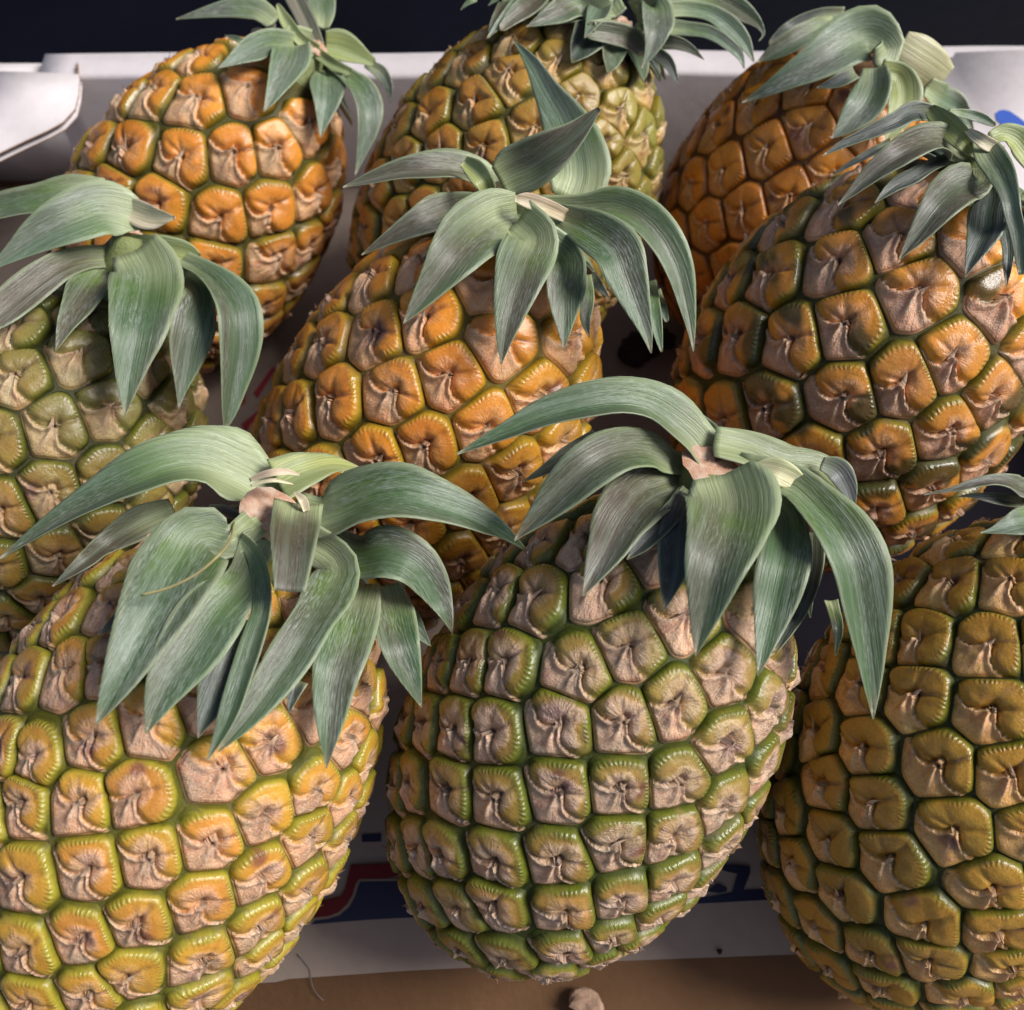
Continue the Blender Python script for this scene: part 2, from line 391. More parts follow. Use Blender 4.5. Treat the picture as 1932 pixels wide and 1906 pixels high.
# leaves surveyed on the photograph: midrib points (x, y, width), millimetres towards the viewer at base/middle/tip, tint, roll, cup, blunt, shows its underside
LEAVES = {
 'BL': [
  ([(481.5,923.3,86.0),(429.9,891.0,133.3),(386.9,875.1,109.6),(343.9,876.0,91.1),(257.9,903.9,79.5),(172.0,946.9,58.0),(86.0,997.2,32.2),(0.0,1053.1,2.6)], (0,10,5),'g',42,0.38,0,0),
  ([(326.7,962.0,43.0),(266.5,987.8,64.5),(214.9,1017.9,47.3),(163.4,1056.6,32.2),(98.9,1106.4,1.7)], (-5,0,0),'b',20,0.22,0,0),
  ([(434.2,1022.2,64.5),(386.9,1013.6,120.4),(343.9,1065.2,159.1),(300.9,1142.5,141.9),(262.2,1211.3,103.2),(232.1,1271.5,70.9),(202.1,1327.4,34.4),(180.6,1368.7,1.7)], (0,38,30),'g',14,0.22,0,0),
  ([(455.7,1099.5,68.8),(408.4,1151.1,120.4),(365.4,1215.6,124.7),(331.0,1267.2,98.9),(300.9,1323.1,55.9),(275.1,1385.9,1.7)], (0,25,22),'g',12,0.22,0,0),
  ([(464.3,1168.3,77.4),(442.8,1219.9,94.6),(417.0,1280.1,81.7),(395.5,1336.0,47.3),(373.2,1392.7,1.7)], (0,15,15),'d',12,0.22,0,0),
  ([(451.4,1009.3,21.5),(477.2,1039.4,32.2),(494.4,1091.0,32.2),(494.4,1151.1,36.5),(477.2,1211.3,43.0),(455.7,1275.8,43.0),(434.2,1340.3,38.7),(412.7,1391.9,21.5),(390.3,1434.9,1.7)], (5,42,40),'g',25,0.22,0,0),
  ([(640.5,1073.8,77.4),(623.4,1116.7,94.6),(589.0,1172.6,81.7),(554.6,1228.5,86.0),(511.6,1293.0,73.1),(468.6,1353.2,43.0),(412.7,1417.7,4.3)], (5,36,34),'g',8,0.22,0,0),
  ([(563.2,949.1,92.4),(555.9,1005.0,90.3),(551.1,1065.2,73.1),(546.0,1115.9,58.0)], (8,38,45),'b',0,0.12,1,0),
  ([(524.5,910.4,86.0),(571.8,888.9,73.1),(623.4,876.0,43.0),(679.2,883.7,4.3)], (0,-5,-22),'y',30,0.22,0,0),
  ([(601.9,983.5,86.0),(644.8,966.3,120.4),(696.4,944.8,116.1),(756.6,936.2,101.0),(816.8,949.1,81.7),(872.7,968.4,64.5),(932.9,998.5,38.7),(995.6,1040.2,2.1)], (5,15,0),'g',38,0.34,0,0),
  ([(674.9,1052.3,86.0),(730.8,1043.7,103.2),(778.1,1060.9,90.3),(812.5,1099.5,68.8),(836.2,1146.8,36.5),(853.8,1195.0,1.7)], (0,15,5),'g',20,0.22,0,0),
  ([(683.5,1099.5,64.5),(670.6,1151.1,94.6),(649.1,1219.9,103.2),(632.0,1284.4,86.0),(623.4,1357.5,55.9),(615.6,1450.3,1.7)], (0,30,27),'g',4,0.22,0,0),
  ([(726.5,1103.8,55.9),(739.4,1155.4,81.7),(752.3,1211.3,77.4),(769.5,1262.9,51.6),(795.3,1335.1,1.7)], (0,18,15),'g',12,0.22,0,0),
  ([(752.3,1142.5,38.7),(778.1,1176.9,38.7),(795.3,1198.4,21.5),(813.4,1219.9,1.7)], (0,5,5),'g',12,0.22,0,0),
  ([(266.5,1125.3,34.4),(223.5,1168.3,25.8),(184.0,1198.4,1.7)], (0,10,8),'b',12,0.22,0,0),
  ([(563.2,1284.4,38.7),(552.4,1314.5,23.6),(545.1,1344.6,1.7)], (0,20,18),'d',12,0.22,0,0),
  ([(470.7,906.1,6.9),(503.0,894.1,14.6),(537.4,889.8,12.0),(567.5,896.6,2.6)], (15,17,14),'p',0,0.2,1,0),
  ([(472.9,916.8,4.3),(511.6,906.1,8.6),(554.6,913.8,2.1)], (15,16,14),'p',0,0.2,1,0),
  ([(554.6,927.6,4.3),(571.8,944.8,17.2),(578.2,964.1,12.9)], (14,15,14),'p',0,0.2,1,0),
 ],
 'BC': [
  ([(1309.6,831.8,64.5),(1270.9,795.2,81.7),(1223.6,767.3,79.5),(1172.0,758.7,77.4),(1103.3,767.3,70.9),(1034.5,784.5,55.9),(957.1,816.7,32.2),(862.5,856.3,1.7)], (5,10,10),'g',42,0.38,0,0),
  ([(1275.2,874.7,47.3),(1219.3,851.1,81.7),(1163.4,855.4,98.9),(1107.6,887.6,94.6),(1056.0,934.9,73.1),(1013.0,977.9,38.7),(970.0,1019.6,1.7)], (0,22,20),'m',24,0.25,0,0),
  ([(1129.0,827.5,38.7),(1068.9,861.8,34.4),(1025.9,887.6,19.3),(986.3,909.1,1.3)], (-5,0,0),'b',12,0.22,0,0),
  ([(1275.2,909.1,68.8),(1219.3,930.6,116.1),(1176.3,977.9,111.8),(1150.5,1029.5,81.7),(1124.7,1076.8,45.1),(1099.0,1124.9,1.7)], (0,20,20),'b',14,0.22,0,0),
  ([(1283.8,960.7,51.6),(1275.2,1020.9,64.5),(1270.9,1076.8,55.9),(1260.2,1119.8,27.9),(1252.4,1152.9,1.7)], (0,15,15),'d',12,0.22,0,0),
  ([(1365.5,891.9,116.1),(1380.5,943.5,180.6),(1369.8,1003.7,154.8),(1348.3,1072.5,116.1),(1335.4,1132.7,77.4),(1322.5,1188.6,38.7),(1312.2,1238.4,1.7)], (14,38,38),'m',2,0.25,0,0),
  ([(1481.6,977.9,64.5),(1481.6,1038.1,94.6),(1468.7,1102.6,94.6),(1453.6,1171.4,64.5),(1440.7,1227.3,32.2),(1430.0,1275.4,1.7)], (0,24,24),'g',5,0.22,0,0),
  ([(1533.2,1003.7,51.6),(1533.2,1068.2,43.0),(1511.7,1141.3,34.4),(1485.9,1192.9,21.5),(1464.4,1231.6,1.7)], (0,14,14),'d',12,0.22,0,0),
  ([(1464.4,904.8,64.5),(1498.8,917.7,68.8),(1537.5,952.1,81.7),(1580.4,999.4,103.2),(1614.8,1068.2,107.5),(1627.7,1141.3,90.3),(1636.3,1218.7,60.2),(1642.8,1291.7,32.2),(1647.5,1357.1,1.7)], (8,25,15),'g',30,0.34,0,0),
  ([(1348.3,836.1,55.9),(1421.4,853.3,68.8),(1485.9,879.0,73.1),(1546.0,887.6,60.2),(1589.0,913.4,47.3),(1612.7,956.4,3.4)], (2,0,-8),'o',34,0.22,0,0),
  ([(1550.3,874.7,25.8),(1578.3,885.5,45.1),(1598.5,915.6,36.5),(1612.7,956.4,3.4)], (0,2,-4),'k',10,0.2,0,0),
  ([(1567.5,1132.7,25.8),(1580.4,1188.6,19.3),(1576.1,1238.0,1.7)], (0,12,10),'g',12,0.22,0,0),
  ([(1524.6,1115.5,21.5),(1526.7,1141.3,12.9),(1528.9,1166.2,1.7)], (0,6,4),'g',12,0.22,0,0),
  ([(1236.5,1003.7,38.7),(1206.4,1033.8,25.8),(1182.8,1055.3,1.7)], (0,10,10),'d',12,0.22,0,0),
  ([(1348.3,818.9,30.1),(1322.5,793.1,21.5),(1296.7,773.7,12.9)], (-5,-8,-10),'m',10,0.2,1,0),
  ([(1425.7,885.5,25.8),(1455.8,887.6,51.6),(1485.9,898.4,47.3),(1516.0,917.7,25.8)], (9,11,9),'c',0,0.15,1,0),
 ],
 'MC': [
  ([(893.5,329.4,54.6),(857.2,318.5,58.2),(806.2,318.5,47.3),(755.3,324.0,34.6),(700.7,338.5,21.8),(646.9,353.4,1.5)], (0,5,5),'b',38,0.35,0,0),
  ([(871.7,387.6,47.3),(828.1,402.2,69.1),(784.4,422.2,50.9),(737.1,447.7,27.3),(681.8,481.1,1.5)], (-2,10,8),'b',15,0.22,0,0),
  ([(977.2,402.2,72.8),(940.8,409.5,105.5),(900.8,434.9,120.0),(857.2,482.2,98.2),(824.4,525.9,65.5),(791.7,569.5,34.6),(761.1,610.3,1.5)], (3,30,32),'m',8,0.22,0,0),
  ([(1006.3,449.5,94.6),(991.7,489.5,109.1),(977.2,536.8,90.9),(962.6,591.3,61.8),(951.7,642.3,30.9),(945.2,688.5,1.5)], (3,26,28),'m',4,0.22,0,0),
  ([(1071.8,496.8,65.5),(1066.3,540.4,76.4),(1064.5,584.1,54.6),(1064.5,624.1,25.5),(1063.4,661.2,1.5)], (0,16,18),'g',12,0.22,0,0),
  ([(1104.5,518.6,21.8),(1108.1,565.9,25.5),(1104.5,602.3,20.0),(1111.8,637.9,1.5)], (0,10,12),'g',12,0.22,0,0),
  ([(1115.4,522.2,25.5),(1130.0,540.4,18.2),(1150.0,562.2,1.5)], (0,5,5),'d',12,0.22,0,0),
  ([(1068.1,413.1,50.9),(1122.7,438.6,83.7),(1162.7,471.3,94.6),(1180.9,518.6,80.0),(1199.1,569.5,54.6),(1217.3,620.4,27.3),(1228.9,666.6,2.2)], (5,28,25),'g',12,0.22,0,0),
  ([(1224.6,529.5,25.5),(1233.6,580.4,25.5),(1240.9,627.7,18.2),(1248.2,664.1,4.4)], (3,18,18),'g',12,0.22,0,0),
  ([(1235.5,547.7,21.8),(1250.0,584.1,18.2),(1259.1,607.7,7.3)], (0,10,10),'g',12,0.22,0,0),
  ([(1104.5,391.3,43.7),(1159.1,387.6,61.8),(1210.0,409.5,65.5),(1253.7,456.8,61.8),(1279.1,511.3,50.9),(1293.7,573.2,32.7),(1302.8,620.4,16.4),(1308.2,663.4,1.5)], (5,15,10),'g',28,0.34,0,0),
  ([(1075.4,376.7,72.8),(1090.0,333.1,123.7),(1082.7,278.5,116.4),(1060.9,223.9,83.7),(1031.8,173.0,50.9),(1002.7,118.5,27.3),(968.1,74.8,1.5)], (-3,-6,-10),'w',-6,0.15,0,0),
  ([(940.8,340.3,50.9),(959.0,329.4,83.7),(995.4,313.1,94.6),(1039.0,285.8,80.0),(1082.7,253.0,47.3),(1115.4,220.3,21.8),(1130.7,205.0,7.3)], (5,14,18),'b',6,0.15,1,0),
  ([(926.3,380.4,21.8),(915.4,347.6,36.4),(897.2,322.2,40.0),(875.3,304.0,21.8)], (5,12,8),'y',0,0.3,1,0),
  ([(1071.8,409.5,25.5),(1024.5,387.6,29.1),(988.1,376.7,25.5),(971.7,374.9,10.9)], (8,18,20),'p',0,0.2,1,0),
  ([(955.4,391.3,32.7),(942.6,365.8,29.1),(933.5,344.0,14.6)], (0,2,4),'p',0,0.3,1,0),
  ([(1068.1,434.9,40.0),(1006.3,416.7,47.3),(962.6,396.7,29.1)], (2,5,4),'y',0,0.2,1,0),
 ],
 'ML': [
  ([(270.3,419.3,36.6),(239.4,405.2,78.8),(191.5,396.8,104.2),(146.4,410.9,98.6),(104.2,427.8,81.7),(64.8,450.3,59.1),(28.2,475.6,33.8),(0.0,495.3,16.9),(-25.3,515.1,1.1)], (0,15,15),'w',22,0.22,0,0),
  ([(197.1,363.0,36.6),(140.8,368.6,56.3),(84.5,382.7,53.5),(33.8,391.2,50.7),(0.0,399.6,50.7),(-56.3,419.3,28.2),(-112.6,453.1,1.1)], (-8,-8,-8),'m',42,0.38,0,0),
  ([(225.3,385.5,25.3),(253.4,399.6,47.9),(287.2,410.9,45.1),(309.8,410.9,25.3),(329.5,410.9,5.6)], (0,5,10),'p',0,0.2,1,0),
  ([(208.4,481.3,42.2),(163.3,486.9,45.1),(118.3,501.0,53.5),(78.8,526.3,62.0),(36.6,560.1,64.8),(0.0,591.1,56.3),(-28.2,616.4,33.8),(-56.3,644.6,1.1)], (0,18,15),'b',15,0.22,0,0),
  ([(191.5,509.4,45.1),(169.0,540.4,73.2),(149.3,574.2,59.1),(126.7,610.8,35.2),(104.8,662.9,1.1)], (0,12,12),'m',12,0.22,0,0),
  ([(256.3,468.6,92.9),(277.4,509.4,123.9),(276.0,546.0,135.2),(267.5,588.3,118.3),(259.1,630.5,101.4),(250.6,672.8,73.2),(242.2,723.4,42.2),(235.1,785.4,1.1)], (3,30,32),'g',4,0.2,0,0),
  ([(374.5,560.1,56.3),(366.1,602.4,81.7),(357.6,644.6,76.0),(349.2,692.5,50.7),(342.2,731.9,22.5),(337.1,771.9,1.1)], (0,18,18),'g',12,0.22,0,0),
  ([(349.2,492.5,36.6),(388.6,512.2,42.2),(422.4,540.4,62.0),(444.9,577.0,78.8),(450.6,622.1,81.7),(447.8,672.8,70.4),(439.3,729.1,47.9),(430.9,779.8,25.3),(423.8,815.8,1.1)], (5,22,15),'g',25,0.3,0,0),
  ([(242.2,453.1,16.9),(281.6,464.4,42.2),(318.2,472.8,53.5),(352.0,478.5,42.2),(374.5,489.7,22.5)], (0,5,5),'y',0,0.2,1,0),
 ],
 'TL': [
  ([(516.2,41.7,34.7),(486.1,20.8,41.7),(449.1,16.2,34.7),(407.4,20.8,23.1),(370.4,27.8,12.7),(332.2,35.9,0.9)], (0,0,0),'w',30,0.22,0,0),
  ([(504.6,81.0,46.3),(479.2,92.6,48.6),(453.7,105.3,32.4),(432.9,116.9,16.2),(411.3,128.7,0.9)], (0,10,8),'w',12,0.22,0,0),
  ([(555.6,81.0,60.2),(550.9,104.2,74.1),(537.0,134.3,60.2),(523.2,162.0,39.4),(509.3,189.8,19.7),(497.2,211.6,0.9)], (3,20,18),'w',6,0.22,0,0),
  ([(618.1,138.9,50.9),(618.1,162.0,67.1),(615.7,192.1,50.9),(611.1,219.9,30.1),(604.2,260.4,0.9)], (0,14,12),'w',0,0.22,0,0),
  ([(627.3,122.7,27.8),(655.1,143.5,34.7),(682.9,171.3,50.9),(694.5,203.7,52.1),(692.1,243.1,40.5),(682.9,282.4,22.0),(670.1,331.0,0.9)], (3,15,10),'w',24,0.3,0,0),
  ([(613.4,85.6,46.3),(638.9,88.0,55.6),(666.7,99.5,44.0),(689.8,111.1,25.5),(708.3,120.4,13.9)], (0,0,0),'y',20,0.3,0,0),
  ([(689.8,120.4,13.9),(717.6,136.6,25.5),(731.5,159.7,18.5),(737.3,193.3,0.9)], (-3,-5,-5),'d',12,0.22,0,0),
  ([(611.1,53.2,18.5),(611.1,27.8,41.7),(606.5,0.0,53.2),(597.2,-34.7,41.7),(585.7,-81.0,4.6)], (-3,-8,-12),'w',0,0.22,0,0),
  ([(597.2,97.2,27.8),(564.8,71.8,23.1),(539.4,39.4,23.1),(523.2,6.9,6.9)], (5,8,8),'y',0,0.3,0,0),
  ([(599.5,90.3,27.8),(585.7,57.9,34.7),(569.5,23.1,34.7),(550.9,-13.9,34.7),(527.8,-57.9,13.9)], (0,-2,-5),'s',0,0.3,0,0),
  ([(597.2,99.5,20.8),(627.3,120.4,20.8),(662.0,136.6,13.9)], (4,6,6),'y',0,0.3,1,0),
  ([(458.3,78.7,11.6),(442.1,71.8,9.3),(424.8,66.7,0.9)], (-8,-8,-8),'w',12,0.22,0,0),
  ([(511.6,53.2,18.5),(502.3,27.8,20.8),(490.7,4.6,23.1),(481.5,-23.1,13.9)], (-2,-2,-2),'s',12,0.22,0,0),
 ],
 'TM': [
  ([(1013.3,-25.1,44.0),(981.9,6.3,34.6),(956.8,31.4,23.6),(937.9,50.3,14.1),(918.4,72.3,1.3)], (0,3,3),'w',12,0.22,0,0),
  ([(966.2,-6.3,37.7),(947.3,25.1,28.3),(930.1,53.4,15.7),(922.2,70.7,1.9)], (-3,-2,0),'b',12,0.22,0,0),
  ([(1088.7,6.3,62.8),(1057.3,22.0,47.1),(1025.9,36.1,25.1),(992.9,50.9,1.3)], (0,10,8),'m',12,0.22,0,0),
  ([(1139.0,0.0,47.1),(1129.5,25.1,44.0),(1117.0,47.1,25.1),(1102.8,71.3,1.3)], (3,18,15),'w',12,0.22,0,0),
  ([(1236.4,12.6,62.8),(1239.5,34.6,66.0),(1236.4,66.0,47.1),(1226.9,97.4,23.6),(1210.6,129.4,1.3)], (3,20,18),'w',12,0.22,0,0),
  ([(1286.6,-18.8,56.5),(1340.0,-9.4,47.1),(1380.9,9.4,40.8),(1412.3,29.8,29.8),(1434.3,50.3,12.6),(1440.6,66.0,4.7),(1431.8,77.6,1.3)], (0,0,0),'m',15,0.22,0,0),
  ([(1248.9,18.8,31.4),(1296.0,17.3,28.3),(1340.0,25.1,29.8),(1377.7,50.3,34.6),(1402.9,78.5,25.1),(1422.3,116.2,3.1)], (0,0,0),'w',20,0.22,0,0),
  ([(1252.1,50.3,28.3),(1296.0,55.0,25.1),(1336.9,61.3,23.6),(1371.4,81.7,20.4),(1396.6,106.8,14.1),(1404.4,129.4,1.3)], (0,3,3),'w',20,0.22,0,0),
  ([(1248.9,78.5,28.3),(1277.2,81.7,23.6),(1305.5,94.2,14.1),(1328.1,112.5,1.3)], (0,5,5),'b',12,0.22,0,0),
  ([(1239.5,100.5,22.0),(1258.3,116.2,23.6),(1270.9,138.2,14.1),(1280.3,161.8,1.3)], (0,5,5),'d',12,0.22,0,0),
  ([(1113.8,56.5,31.4),(1154.7,62.8,40.8),(1192.4,75.4,37.7),(1217.5,103.7,18.8)], (0,6,6),'b',12,0.22,0,0),
  ([(1025.9,-18.8,56.5),(997.6,9.4,44.0),(966.2,34.6,28.3),(944.2,56.5,12.6)], (-5,-5,0),'b',12,0.22,0,0),
  ([(944.2,-12.6,12.6),(933.2,0.0,7.9),(921.6,10.1,0.9)], (0,0,0),'g',12,0.22,0,0),
  ([(897.1,-3.1,12.6),(881.4,6.3,7.9),(869.4,18.2,0.9)], (0,0,0),'g',12,0.22,0,0),
 ],
 'TR': [
  ([(1677.1,95.4,52.0),(1642.4,66.5,95.4),(1604.8,78.0,98.3),(1570.2,99.7,86.7),(1532.6,122.8,66.5),(1495.0,143.1,47.7),(1451.7,167.6,26.0),(1399.6,194.2,1.2)], (11,19,15),'w',15,0.22,0,0),
  ([(1593.3,23.1,17.3),(1552.8,26.0,20.2),(1512.4,40.5,23.1),(1477.7,60.7,20.2),(1451.7,83.8,8.7)], (-8,-8,-8),'d',12,0.22,0,0),
  ([(1575.9,37.6,23.1),(1535.5,54.9,37.6),(1495.0,78.0,40.5),(1460.3,98.3,28.9),(1428.5,117.1,1.7)], (-4,-2,0),'m',12,0.22,0,0),
  ([(1651.1,127.2,43.4),(1648.2,161.9,66.5),(1633.7,196.5,69.4),(1607.7,225.4,52.0),(1587.5,245.7,26.0),(1567.9,261.0,1.2)], (2,10,10),'w',12,0.22,0,0),
  ([(1613.5,135.8,28.9),(1587.5,150.3,26.0),(1561.5,160.4,14.5),(1541.3,165.0,1.2)], (0,3,3),'d',12,0.22,0,0),
  ([(1697.3,144.5,46.2),(1706.0,173.4,63.6),(1700.2,208.1,57.8),(1685.8,239.9,34.7),(1671.3,268.8,2.9)], (10,13,10),'y',12,0.22,0,0),
  ([(1749.4,164.7,34.7),(1778.3,185.0,49.1),(1804.3,202.3,43.4),(1821.6,219.7,23.1),(1836.1,245.7,2.9)], (0,3,5),'w',12,0.22,0,0),
  ([(1690.1,96.8,78.0),(1717.6,114.2,96.8),(1752.2,137.3,89.6),(1776.8,157.5,66.5)], (8,13,10),'c',0,-0.1,1,0),
 ],
 'MR': [
  ([(1753.8,212.7,30.2),(1725.7,210.7,40.2),(1693.5,226.8,34.2),(1653.3,244.9,28.2),(1615.1,261.0,20.1),(1584.9,275.1,14.1),(1551.7,294.2,0.8)], (-3,5,5),'d',12,0.22,0,0),
  ([(1850.4,297.2,12.1),(1826.2,273.1,34.2),(1800.1,246.9,44.2),(1773.9,224.8,38.2),(1751.8,202.7,18.1)], (5,8,2),'y',0,0.22,0,0),
  ([(1810.1,287.1,40.2),(1776.0,267.0,68.4),(1749.8,267.0,74.4),(1719.6,279.1,66.4),(1689.5,297.2,53.3),(1657.3,319.3,41.2),(1629.1,343.5,28.2),(1605.0,365.6,15.1),(1580.5,387.1,0.8)], (3,18,15),'b',22,0.28,0,0),
  ([(1755.8,313.3,24.1),(1725.7,331.4,30.2),(1689.5,349.5,26.1),(1667.3,367.6,14.1),(1650.3,382.7,0.8)], (-3,5,5),'d',12,0.22,0,0),
  ([(1681.4,267.0,14.1),(1649.2,285.1,16.1),(1615.1,303.2,12.1),(1590.9,317.3,7.0),(1570.8,331.4,0.8)], (-5,0,0),'d',12,0.22,0,0),
  ([(1850.4,339.4,52.3),(1818.2,349.5,84.5),(1786.0,375.6,80.4),(1761.9,403.8,62.3),(1739.7,434.0,44.2),(1717.6,462.1,24.1),(1695.1,490.3,0.8)], (3,22,22),'b',10,0.22,0,0),
  ([(1870.5,373.6,40.2),(1864.4,399.8,66.4),(1860.4,429.9,68.4),(1846.3,464.1,46.3),(1832.3,494.3,22.1),(1820.6,523.5,0.8)], (0,14,14),'d',6,0.22,0,0),
  ([(1898.6,440.0,24.1),(1902.7,474.2,22.1),(1900.6,504.4,16.1),(1899.6,540.6,1.2)], (0,5,6),'d',12,0.22,0,0),
  ([(1850.4,261.0,32.2),(1866.5,293.2,52.3),(1886.6,325.4,50.3),(1902.7,363.6,36.2),(1910.7,403.8,30.2),(1920.8,444.0,28.2),(1924.8,484.2,20.1),(1926.8,518.4,10.1)], (6,25,20),'w',10,0.25,1,0),
  ([(1790.0,212.7,12.1),(1820.2,214.7,16.1),(1850.4,222.8,18.1),(1878.5,236.9,8.0)], (-5,-8,-8),'w',12,0.22,0,0),
  ([(1870.5,261.0,24.1),(1894.6,253.0,36.2),(1916.7,261.0,44.2),(1934.8,281.1,48.3),(1954.9,309.3,40.2),(1981.1,353.5,4.0)], (0,-3,-5),'y',20,0.22,0,0),
  ([(1818.2,240.9,6.0),(1846.3,261.0,22.1),(1870.5,275.1,24.1),(1892.6,283.1,12.1)], (8,12,10),'p',0,0.2,1,0),
 ],
 'BR': [
  ([(1958.0,924.4,44.2),(1931.2,923.1,48.3),(1904.4,909.7,30.8),(1877.6,905.7,22.8),(1844.1,911.0,18.8),(1803.8,921.7,10.7),(1743.5,933.4,0.5)], (0,5,5),'b',25,0.22,0,0),
  ([(1931.2,948.6,21.5),(1891.0,943.2,22.8),(1857.5,937.8,16.1),(1830.7,935.1,8.0),(1805.2,937.2,0.8)], (-3,0,0),'d',12,0.22,0,0),
  ([(1978.1,971.3,67.0),(1951.3,980.7,64.4),(1924.5,987.4,53.6),(1897.7,994.1,33.5),(1874.9,1000.8,14.7),(1849.4,1005.3,0.5)], (3,15,15),'w',15,0.22,0,0),
  ([(1998.3,984.8,53.6),(1991.6,1031.7,60.3),(1982.2,1071.9,33.5),(1975.5,1112.1,1.3)], (3,20,20),'g',12,0.22,0,0),
  ([(2038.5,964.6,53.6),(2078.7,978.1,60.3),(2105.5,1018.3,33.5),(2112.2,1071.9,1.3)], (3,15,10),'g',12,0.22,0,0),
  ([(2011.7,911.0,40.2),(2038.5,870.8,46.9),(2078.7,857.4,33.5),(2118.9,884.2,1.3)], (0,-10,-10),'g',12,0.22,0,0),
 ],
}

# ------------------------------------------------------------------ one eye of the rind
def cell_radius(dx, dy, phi):
    """distance from the eye's centre to its outline in each direction (rounded Voronoi cell)"""
    d = np.hypot(dx, dy)
    an = np.arctan2(dy, dx)
    cs = np.cos(phi[:, None] - an[None])
    r = np.where(cs > 0.12, 0.5*d[None]/np.maximum(cs, 0.12), 1e3)
    r = np.minimum(r, 1e3)
    k = 55.0/np.median(d)
    m = r.min(1, keepdims=True)
    return (m[:, 0] - np.log(np.exp(-k*(r - m)).sum(1))/k)

YB_X = np.array([-1.3, -1.0, -.80, -.55, -.30, -.14, -.05, .05, .14, .26, .45, .75, 1.0, 1.3])
YB_Y = np.array([.10, -.02, -.17, -.27, -.25, -.10, .06, .05, -.14, -.36, -.48, -.50, -.46, -.40])

class Wob:
    """a cheap smooth random field"""
    def __init__(self, r, n=5, f=3.0):
        self.k = r.normal(size=(n, 3))*f
        self.p = r.uniform(0, 6.28, n)
    def __call__(self, p):
        return np.sin(p @ self.k.T + self.p).mean(-1)*1.6

# which way, and by what angle, each fruit's eyes wind up it
WIND = {'BL': -137.508, 'BC': 99.502, 'BR': 137.508, 'MC': 99.502, 'MR': 99.502, 'ML': 99.502, 'TL': 137.508, 'TM': -137.508, 'TR': -137.508}

